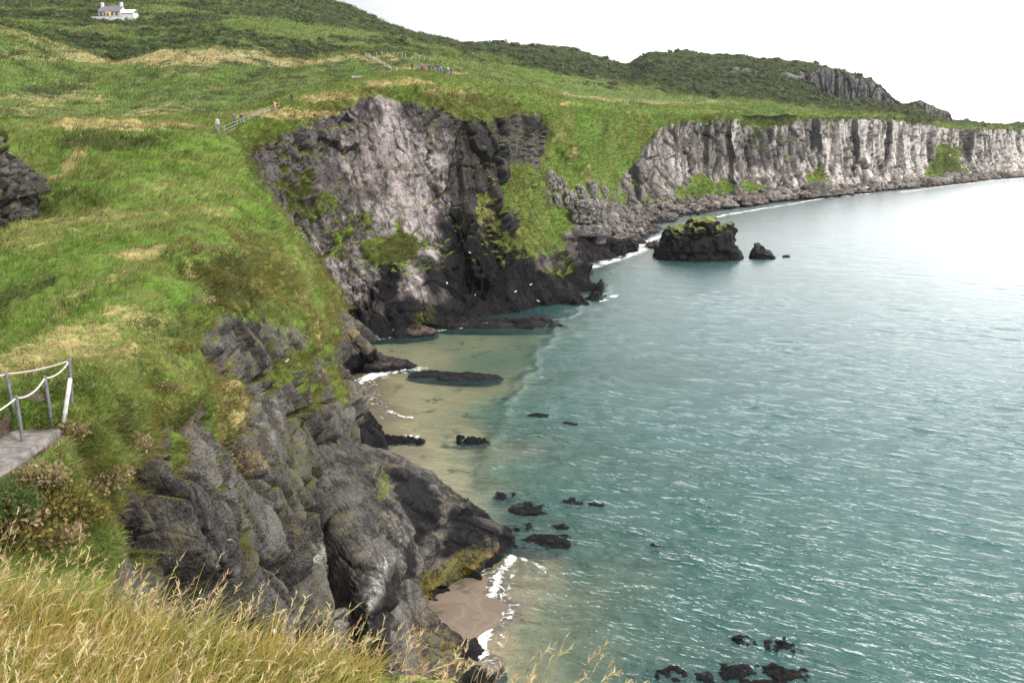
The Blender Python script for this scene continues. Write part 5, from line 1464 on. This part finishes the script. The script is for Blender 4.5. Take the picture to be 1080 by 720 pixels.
hgt = T.math('ADD', T.math('MULTIPLY', s1, .55), T.math('ADD', T.math('MULTIPLY', s2, .22), T.math('MULTIPLY', s3, .6)))
bmp = T.n('ShaderNodeBump', Strength=T.math('MULTIPLY', T.math('SUBTRACT', 1.0, T.math('MULTIPLY', calm, .75)), T.math('SUBTRACT', 1.0, T.math('MULTIPLY', T.attr('far'), .93))), Distance=1.1, Height=hgt).outputs[0]
fr = T.n('ShaderNodeFresnel', IOR=1.333, Normal=bmp).outputs[0]
op = T.attr('opac')
deepc = T.mix(T.attr('far'), (.015, .066, .058), (.030, .090, .100))
trn = T.n('ShaderNodeBsdfTransparent', Color=T.mix(op, (.93, .97, .93), (.22, .58, .48)))
dif = T.n('ShaderNodeBsdfDiffuse', Color=deepc)
body = T.n('ShaderNodeMixShader', Fac=op, i1=trn.outputs[0], i2=dif.outputs[0]).outputs[0]
glo = T.n('ShaderNodeBsdfGlossy', _distribution='MULTI_GGX', Color=(1, 1, 1), Roughness=T.math('ADD', .07, T.math('MULTIPLY', T.attr('far'), .20)), Normal=bmp)
sf = T.n('ShaderNodeMixShader', Fac=fr, i1=body, i2=glo.outputs[0]).outputs[0]
fz = T.n('ShaderNodeTexVoronoi', _feature='DISTANCE_TO_EDGE', Vector=T.n('ShaderNodeVectorMath', _operation='ADD', i0=co, i1=T.n('ShaderNodeTexNoise', Vector=co, Scale=.9, Detail=3.0).outputs['Color']).outputs[0], Scale=1.2).outputs['Distance']
ff = T.math('ADD', T.attr('foam'), T.math('MULTIPLY', T.math('SUBTRACT', T.noise(co, 1.6, 6, .7), .5), 1.1))
ff = T.math('ADD', ff, T.math('MULTIPLY', T.ss(fz, .12, 0.0), .22))
ff = T.math('MULTIPLY', T.ss(ff, .58, .86), T.ss(T.attr('foam'), .02, .3))
ff = T.math('MULTIPLY', ff, T.ss(T.noise(co, 5.0, 5, .7), .30, .52))
fd = T.n('ShaderNodeBsdfDiffuse', Color=(.62, .62, .60))
T.out(T.n('ShaderNodeMixShader', Fac=ff, i1=sf, i2=fd.outputs[0]).outputs[0])
far = 1 - 1 / (1 + (np.clip(RR - 55, 0, 1e9) / 75) ** 1.3)
link('sea', new_mesh('sea', W, grid_faces(*RR.shape, True), m, dict(opac=opac, foam=fo, far=far, calm=1 - expo)))['kind'] = 'structure'
# ================================================================== GRASS
M_blade = blade_mat('grass_blade')
GREENS = np.array([(.16, .20, .04), (.22, .25, .06), (.11, .15, .035), (.26, .26, .085)])
LUSH = np.array([(.115, .205, .03), (.165, .26, .048), (.085, .15, .028), (.20, .26, .06)])
TANS = np.array([(.42, .35, .16), (.48, .40, .21), (.33, .27, .11), (.38, .35, .15)])
BROWNS = np.array([(.20, .15, .04), (.27, .20, .065), (.12, .095, .025), (.17, .15, .03), (.32, .24, .10), (.10, .11, .025)])
DARKS = np.array([(.05, .07, .02), (.075, .065, .025), (.10, .08, .03), (.06, .09, .025)])


def blade_mesh(name, base, tip_dir, side, height, width, bend, col, segs=3, tipcol=None, flat=.35):
    """ribbons: base (n,3), unit direction, side vector, height, width, bend vector (n,3)"""
    n = len(base)
    ts = np.linspace(0, 1, segs + 1)
    rows = []
    cols = []
    for k, t in enumerate(ts):
        c = base + tip_dir * (height * t)[:, None] + bend * (height * t * t)[:, None]
        wd_ = width * (1 - t) ** .7 * .5
        if k < segs:
            rows += [c - side * wd_[:, None], c + side * wd_[:, None]]
        else:
            rows += [c]
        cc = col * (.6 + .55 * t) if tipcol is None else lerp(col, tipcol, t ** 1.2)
        cols += [cc] * (2 if k < segs else 1)
    V = np.stack(rows, 1); Cc = np.stack(cols, 1)
    m_ = V.shape[1]
    off = np.arange(n)[:, None] * m_
    tri = []
    for k in range(segs - 1):
        a = 2 * k
        tri += [(a, a + 1, a + 3), (a, a + 3, a + 2)]
    a = 2 * (segs - 1)
    tri += [(a, a + 1, a + 2)]
    F = (off[:, :, None] + np.array(tri).reshape(1, -1, 3).reshape(1, -1)[:, None, :].reshape(1, 1, -1)).reshape(-1, 3)
    return V.reshape(-1, 3), F, Cc.reshape(-1, 3)


def pick(pal, n):
    return pal[RNG.integers(0, len(pal), n)] * (.8 + .4 * RNG.random((n, 1)))


def scatter(key, count, thr=.55, ymax=1e9, frame=(-40, 1120, -40, 760)):
    """points over the turf of a terrain, spread evenly over what can be seen of it"""
    G, grass, tan, lush, dark, brown = GRIDS[key]
    px, py, dep = project(G)
    a = np.stack([px, py], -1)
    e1 = a[1:, :-1] - a[:-1, :-1]; e2 = a[:-1, 1:] - a[:-1, :-1]
    area = np.abs(e1[..., 0] * e2[..., 1] - e1[..., 1] * e2[..., 0])
    ok = (grass[:-1, :-1] > thr) & (px[:-1, :-1] > frame[0]) & (px[:-1, :-1] < frame[1]) & (py[:-1, :-1] > frame[2]) & (py[:-1, :-1] < frame[3]) & (dep[:-1, :-1] > 3) & (G[:-1, :-1, 1] < ymax)
    wgt = (np.clip(area, .15, 900) * ok).ravel()
    idx = RNG.choice(wgt.size, count, p=wgt / wgt.sum())
    i, j = np.unravel_index(idx, area.shape)
    s = RNG.random(count)[:, None]; t = RNG.random(count)[:, None]
    P = (G[i, j] * (1 - s) + G[i + 1, j] * s) * (1 - t) + (G[i, j + 1] * (1 - s) + G[i + 1, j + 1] * s) * t
    N_ = normals(G)[i, j]
    return P, N_, tan[i, j], lush[i, j], dark[i, j], brown[i, j]


def turf(name, key, count, blades, hgt, wid, thr=.55, frame=(-40, 1120, -40, 760), spread=.16, scale_px=None, ymax=1e9, segs=2, tanboost=0., lenvar=.5):
    P, N_, tn, lu, dk, gr = scatter(key, count, thr, ymax, frame)
    n = count * blades
    rep = lambda a: np.repeat(a, blades, 0)
    dist = np.linalg.norm(P - np.array([0, 0, CAMZ]), axis=-1)
    size = np.ones(count) if scale_px is None else np.clip(dist / FPX * scale_px, hgt * .4, hgt * 3) / hgt
    clump = fbm(P / (3.5 * hgt + 1.0), 2, 811) * .5
    size = size * (.8 + .5 * clump)
    h = rep(hgt * size) * (1 - lenvar + 2 * lenvar * RNG.random(n)) * .8
    B0 = rep(P) + RNG.normal(0, 1, (n, 3)) * rep((spread * size))[:, None] * np.array([1, 1, .15]) - rep(N_) * .04
    sw = fbm(P / 6.0, 2, 812) * 1.6 + .5                      # wind-laid swathes
    ld = np.stack([np.cos(sw), -np.abs(np.sin(sw)) * .6, np.zeros(count)], -1)
    D_ = rep(N_) * .55 + np.array([0, 0, .75]) + RNG.normal(0, .33, (n, 3)) + rep(ld) * .35
    D_ /= np.linalg.norm(D_, axis=-1, keepdims=True)
    bend = rep(ld) * .45 + RNG.normal(0, .16, (n, 3)) + np.array([0, 0, -.22])
    sd_ = np.cross(D_, RNG.normal(0, 1, (n, 3))); sd_ /= np.linalg.norm(sd_, axis=-1, keepdims=True) + 1e-9
    c = pick(GREENS, n)
    patch = fbm(P / (2.0 + dist[:, None] * .02), 3, 813)
    mott = fbm(P / (1.2 + dist[:, None] * .018) + 31.0, 3, 814)
    strk = fbm(np.stack([(P[:, 0] * .8 + P[:, 1] * .6) / 7.0, (-P[:, 0] * .6 + P[:, 1] * .8) / 1.5, P[:, 2] / 1.5], -1), 3, 815) * (dist < 140)
    tn = tn + np.clip(strk - .12, 0, 1) * .9; dk = dk + np.clip(-strk - .14, 0, 1) * 1.3
    r = RNG.random(n)
    c = np.where((r < rep(np.clip(lu * .8 + .25 + patch * .5, 0, 1)))[:, None], pick(LUSH, n), c)
    r = RNG.random(n)
    c = np.where((r < rep(np.clip(tn * .85 + tanboost + np.clip(patch - .25, 0, 1) * .5, 0, 1)))[:, None], pick(TANS, n), c)
    r = RNG.random(n)
    c = np.where((r < rep(np.clip(dk * .75 + np.clip(mott - .12, 0, 1) * 1.1, 0, 1)))[:, None], pick(DARKS, n), c)
    r = RNG.random(n)
    c = np.where((r < rep(np.clip(gr * .95, 0, 1)))[:, None], pick(BROWNS, n), c)
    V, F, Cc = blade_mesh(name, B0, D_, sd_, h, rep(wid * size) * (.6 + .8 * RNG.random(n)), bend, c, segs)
    o = link(name, new_mesh(name, V, F, M_blade, dict(col=Cc), smooth=False))
    return o


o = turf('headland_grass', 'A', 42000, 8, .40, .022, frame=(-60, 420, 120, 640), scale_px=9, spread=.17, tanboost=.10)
tag(o, 'windswept green and straw grass covering the near headland', 'grass', kind='stuff')
o = turf('bank_grass', 'A', 9000, 9, .26, .016, frame=(-60, 190, 380, 600), scale_px=11, spread=.13, tanboost=.08, ymax=24)
tag(o, 'thick tussocks around the railing and the turf edge beside it', 'grass', kind='stuff')
o = turf('cliff_grass', 'B', 16000, 6, .7, .09, frame=(120, 660, 70, 340), spread=.35, scale_px=4)
tag(o, 'rough turf on the brow and ledges of the dark main cliff', 'grass', kind='stuff')
o = turf('bowl_grass', 'C', 16000, 6, .9, .16, frame=(480, 1120, 90, 270), spread=.6, scale_px=3.2)
tag(o, 'green turf in the hollow beside the pale bay cliffs', 'grass', kind='stuff')
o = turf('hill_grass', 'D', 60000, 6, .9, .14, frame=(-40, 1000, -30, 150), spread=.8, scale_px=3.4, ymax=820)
tag(o, 'rough pasture and bracken over the hills behind the cliffs', 'grass', kind='stuff')

# ---- gorse and scrub on the far slopes
P, N_, tn, lu, dk, gr = scatter('D', 9000, .3, 1e9, (-40, 1000, -20, 125))
k = (RNG.random(len(P)) < np.clip(dk * 1.6 - .6, 0, 1)) & (P[:, 1] > 245)
P = P[k]; nb = len(P); LV = 34
dist = P[:, 1]
s_ = (1.0 + 1.6 * RNG.random(nb)) * np.clip(dist / 430, .6, 1.5)
rp = lambda a: np.repeat(a, LV, 0)
u_ = RNG.normal(0, 1, (nb * LV, 3)); u_ /= np.linalg.norm(u_, axis=-1, keepdims=True)
u_[:, 2] = np.abs(u_[:, 2])
c_ = rp(P) + u_ * (rp(s_) * RNG.random(nb * LV) ** .4)[:, None] * np.array([1.25, 1.25, .8])
t1 = np.cross(u_, RNG.normal(0, 1, (nb * LV, 3))); t1 /= np.linalg.norm(t1, axis=-1, keepdims=True); t2 = np.cross(u_, t1)
sz = (rp(s_) * .22 * (.6 + RNG.random(nb * LV)))[:, None]
V = np.stack([c_ - t1 * sz, c_ - t2 * sz, c_ + t1 * sz, c_ + t2 * sz], 1).reshape(-1, 3)
F = np.arange(nb * LV * 4).reshape(-1, 4)
Cc = np.repeat(rp(np.array([(.032, .05, .016), (.045, .065, .02), (.04, .045, .02), (.055, .085, .022)])[RNG.integers(0, 4, nb)]) * (.7 + .6 * RNG.random((nb * LV, 1))), 4, 0)
o = link('scrub_foliage', new_mesh('scrub_foliage', V, F, M_blade, dict(col=Cc), smooth=False))
tag(o, 'dark gorse and scrub scattered over the far hillside', 'scrub', kind='stuff')

# ---- undergrowth between the path and the near cliff
Vl, Cl_ = [], []
for (px_, py_, n_, rad_, hue) in [(12, 530, 700, .42, 0), (45, 540, 700, .42, 2), (62, 522, 700, .42, 2), (85, 545, 700, .42, 2), (100, 515, 600, .4, 1), (25, 565, 700, .45, 2), (60, 568, 700, .4, 1), (5, 548, 700, .5, 1), (120, 500, 500, .4, 1), (140, 470, 500, .4, 1),
                                  (45, 500, 700, .38, 1), (78, 452, 500, .32, 1), (165, 430, 500, .45, 2), (178, 408, 500, .4, 1), (192, 366, 500, .5, 2), (210, 318, 600, .7, 1), (228, 296, 600, .8, 2), (222, 262, 500, .8, 1), (250, 300, 600, .9, 2), (240, 270, 500, .8, 0)]:
    g_ = hit(px_, py_, 'A', 3.0)
    u_ = RNG.normal(0, 1, (n_, 3)); u_ /= np.linalg.norm(u_, axis=-1, keepdims=True); u_[:, 2] = np.abs(u_[:, 2])
    lump = 1 + .35 * fbm(u_ * 2.2 + px_, 2, 831)
    c_ = g_ + u_ * (rad_ * lump * RNG.random(n_) ** .35)[:, None] * np.array([1.3, 1.1, .75]) - v(0, 0, .1)
    d_ = u_ * .6 + RNG.normal(0, .5, (n_, 3)) + v(0, 0, .3); d_ /= np.linalg.norm(d_, axis=-1, keepdims=True)
    s_ = np.cross(d_, RNG.normal(0, 1, (n_, 3))); s_ /= np.linalg.norm(s_, axis=-1, keepdims=True)
    pal_ = [np.array([(.04, .08, .018), (.055, .10, .025), (.08, .10, .03)]), np.array([(.20, .17, .07), (.26, .20, .12), (.15, .13, .04), (.30, .21, .15)]), np.array([(.14, .12, .03), (.11, .11, .03), (.20, .15, .04), (.10, .08, .025)])][hue]
    L_ = (.05 + .07 * RNG.random(n_))[:, None]; W_ = L_ * .28
    Vl.append(np.stack([c_, c_ + d_ * L_ * .5 - s_ * W_, c_ + d_ * L_, c_ + d_ * L_ * .5 + s_ * W_], 1).reshape(-1, 3))
    Cl_.append(np.repeat(pick(pal_, n_), 4, 0))
V = np.concatenate(Vl)
o = link('undergrowth', new_mesh('undergrowth', V, np.arange(len(V)).reshape(-1, 4), M_blade, dict(col=np.concatenate(Cl_)), smooth=False))
tag(o, 'low green and rusty undergrowth between the path and the cliff brow', 'undergrowth', kind='stuff')

# ---- the tall grass in front
Fg, edge = GRIDS['F']


def fz(x, y):
    """ground height of the foreground bank by nearest sample"""
    i = np.clip(np.round((y - yy0[0]) / (yy0[1] - yy0[0])).astype(int), 0, len(yy0) - 1)
    j = np.clip(np.round((x - xx0[0]) / (xx0[1] - xx0[0])).astype(int), 0, len(xx0) - 1)
    return Fg[i, j, 2]


yy0 = Fg[:, 0, 1]; xx0 = Fg[0, :, 0]


def front(n, ymin=.8, xmax=-.7):
    # denser to the left: it thins out towards the drop
    x = RNG.uniform(-3.6, xmax, n * 3); y = RNG.uniform(ymin, 5.0, n * 3)
    e = np.interp(x, xx0, edge[0]) + .15
    k = np.where(y < e)[0][:n]
    return x[k], y[k]


x, y = front(42000)
n = len(x)
P = np.stack([x, y, fz(x, y) - .02], -1)
pt = fbm(np.stack([x, y, x * 0], -1) / .45, 3, 821)
D_ = np.array([.12, -.05, 1.0]) + RNG.normal(0, .22, (n, 3)); D_ /= np.linalg.norm(D_, axis=-1, keepdims=True)
sd_ = np.cross(D_, RNG.normal(0, 1, (n, 3))); sd_ /= np.linalg.norm(sd_, axis=-1, keepdims=True)
bend = np.array([.35, .05, -.30]) + RNG.normal(0, .30, (n, 3))
h = (.14 + .21 * RNG.random(n)) * (1 + .35 * pt) * lerp(1.0, .6, sstep(-1.6, -.4, x))
gcol = np.where((RNG.random(n) < .34 + pt)[:, None], pick(np.array([(.09, .16, .02), (.14, .20, .03), (.05, .11, .015)]), n), pick(np.array([(.38, .275, .075), (.46, .34, .115), (.30, .235, .055)]), n))
tcol = lerp(gcol, pick(np.array([(.50, .42, .13), (.42, .40, .08), (.52, .42, .20)]), n), .25 + .6 * RNG.random((n, 1)))
V1, F1, C1 = blade_mesh('x', P, D_, sd_, h, (.0045 + .005 * RNG.random(n)), bend, gcol, 5, tcol)
# flowering stems with seed heads
m_ = 1700
x, y = front(m_, 1.2, .45)
ns = len(x)
P = np.stack([x, y, fz(x, y)], -1)
D_ = np.array([.16, -.02, 1.0]) + RNG.normal(0, .13, (ns, 3)); D_ /= np.linalg.norm(D_, axis=-1, keepdims=True)
sd_ = np.cross(D_, RNG.normal(0, 1, (ns, 3))); sd_ /= np.linalg.norm(sd_, axis=-1, keepdims=True)
bend = np.array([.22, 0, -.12]) + RNG.normal(0, .14, (ns, 3))
h = (.24 + .24 * RNG.random(ns)) * lerp(1.0, .62, sstep(-1.6, -.4, x))
straw = pick(np.array([(.46, .37, .15), (.52, .43, .20), (.40, .30, .13)]), ns)
V2, F2, C2 = blade_mesh('x', P, D_, sd_, h, np.full(ns, .0032), bend, straw * .8, 5, straw)
# seed head: a slim drooping spindle of small spikelets along the end of the stem
NSPK = 10
t = .80 + .24 * np.tile(np.linspace(0, 1, NSPK), ns)
rp = lambda a: np.repeat(a, NSPK, 0)
tt = t[:, None]
cpt = rp(P) + rp(D_) * (rp(h)[:, None] * tt) + rp(bend) * (rp(h)[:, None] * tt * tt)
ax = rp(D_) + 2 * rp(bend) * tt
ax /= np.linalg.norm(ax, axis=-1, keepdims=True)
rd = RNG.normal(0, 1, (ns * NSPK, 3))
dr_ = ax * .9 + rd * .28; dr_ /= np.linalg.norm(dr_, axis=-1, keepdims=True)
s2_ = np.cross(dr_, RNG.normal(0, 1, (ns * NSPK, 3))); s2_ /= np.linalg.norm(s2_, axis=-1, keepdims=True)
sc_ = rp(pick(np.array([(.50, .39, .22), (.56, .44, .22), (.46, .31, .20), (.52, .45, .26)]), ns))
V3, F3, C3 = blade_mesh('x', cpt, dr_, s2_, .022 + .016 * RNG.random(ns * NSPK), np.full(ns * NSPK, .0065), rd * .1, sc_, 2, sc_ * 1.1)
C1 = C1 * 1.0
V = np.concatenate([V1, V2, V3]); F = np.concatenate([F1, F2 + len(V1), F3 + len(V1) + len(V2)]); Cc = np.concatenate([C1, C2, C3])
o = link('tall_grass', new_mesh('tall_grass', V, F, M_blade, dict(col=Cc), smooth=False))
tag(o, 'tall yellow seeding grass filling the bottom corner before the cliff', 'grass', kind='stuff')
# ================================================================== SKY AND LIGHT
HAZE = .00004
SUN_EL, SUN_AZ = R(48), R(125)      # azimuth clockwise from the view direction
wd = bpy.data.worlds.new('World'); scene.world = wd; wd.use_nodes = True
nt = wd.node_tree; nt.nodes.clear(); T = NT(nt)
sky = T.n('ShaderNodeTexSky', _sky_type='NISHITA', _sun_disc=False, _sun_elevation=SUN_EL, _sun_rotation=SUN_AZ)
d = T.n('ShaderNodeTexCoord').outputs['Generated']
z = T.n('ShaderNodeSeparateXYZ', Vector=d).outputs[2]
zz = T.math('MAXIMUM', z, 0.0)
# cloud deck: an overcast sky, three times brighter overhead than at the horizon
lum = T.math('ADD', .96, T.math('MULTIPLY', zz, .75))
# the deck is brighter towards the hidden sun, turned up to lift the sea
sx = T.n('ShaderNodeSeparateXYZ', Vector=d).outputs[0]
lum = T.math('MULTIPLY', lum, T.math('ADD', 1.0, T.math('MULTIPLY', sx, .45)))
cl = T.noise(T.mapping(d, (1.0, 1.0, 3.2)), 2.6, 6, .6, .3)
gc = ray(440, 5); gc = gc / np.linalg.norm(gc)
near = T.n('ShaderNodeVectorMath', _operation='DISTANCE', i0=d, i1=tuple(float(k) for k in gc)).outputs['Value']
grey = T.math('MULTIPLY', T.math('SUBTRACT', 1.0, T.math('MULTIPLY', near, 1.9), clamp=True), T.ss(cl, .30, .52))
# glow added to the deck at right, to silver the sea and light the cliffs
ga, ge = R(36), R(26)
gd = T.n('ShaderNodeVectorMath', _operation='DOT_PRODUCT', i0=d, i1=(math.sin(ga) * math.cos(ge), math.cos(ga) * math.cos(ge), math.sin(ge))).outputs['Value']
lum = T.math('ADD', lum, T.math('MULTIPLY', T.ss(gd, .60, 1.0), 1.5))
lum = T.math('MULTIPLY', lum, T.math('SUBTRACT', 1.0, T.math('ADD', T.math('MULTIPLY', grey, .30), T.math('MULTIPLY', T.ss(cl, .5, .7), .12))))
cc = T.n('ShaderNodeVectorMath', _operation='SCALE', i0=(.985, .99, 1.0), Scale=lum).outputs[0]
b1 = T.n('ShaderNodeBackground', Color=sky.outputs[0], Strength=.08)
b2 = T.n('ShaderNodeBackground', Color=cc, Strength=1.0)
o = T.n('ShaderNodeOutputWorld', Surface=T.n('ShaderNodeMixShader', Fac=.88, i1=b1.outputs[0], i2=b2.outputs[0]).outputs[0])
sd = bpy.data.lights.new('sun', 'SUN'); so = bpy.data.objects.new('sun', sd); COL.objects.link(so)
sd.energy = 4.6; sd.angle = R(10); sd.color = (1, .95, .86)
to_sun = Vector((math.sin(SUN_AZ) * math.cos(SUN_EL), math.cos(SUN_AZ) * math.cos(SUN_EL), math.sin(SUN_EL)))
so.rotation_euler = to_sun.to_track_quat('Z', 'Y').to_euler()
scene.view_settings.view_transform = 'Standard'
scene.view_settings.look = 'None'
scene.view_settings.gamma = 1
scene.view_settings.use_curve_mapping = False
scene.view_settings.exposure = 0.25
scene.cycles.use_denoising = True
scene.cycles.max_bounces = 6
scene.cycles.transparent_max_bounces = 12
scene.render.film_transparent = False

# ------------------------------------------------------------------ sea air
m = bpy.data.materials.new('haze'); m.use_nodes = True
nt = m.node_tree; nt.nodes.clear()
vo = nt.nodes.new('ShaderNodeVolumePrincipled')
vo.inputs['Color'].default_value = (.90, .94, 1.0, 1); vo.inputs['Density'].default_value = HAZE; vo.inputs['Anisotropy'].default_value = .2
oo = nt.nodes.new('ShaderNodeOutputMaterial'); nt.links.new(vo.outputs[0], oo.inputs['Volume'])
bm = bmesh.new(); box(bm, -2900, 3050, -120, 3300, -16, 330)
o = link('haze', bm_mesh('haze', bm, m)); o['kind'] = 'stuff'; o['label'] = 'thin pale sea haze over the bay and the far cliffs'
scene.cycles.volume_bounces = 0
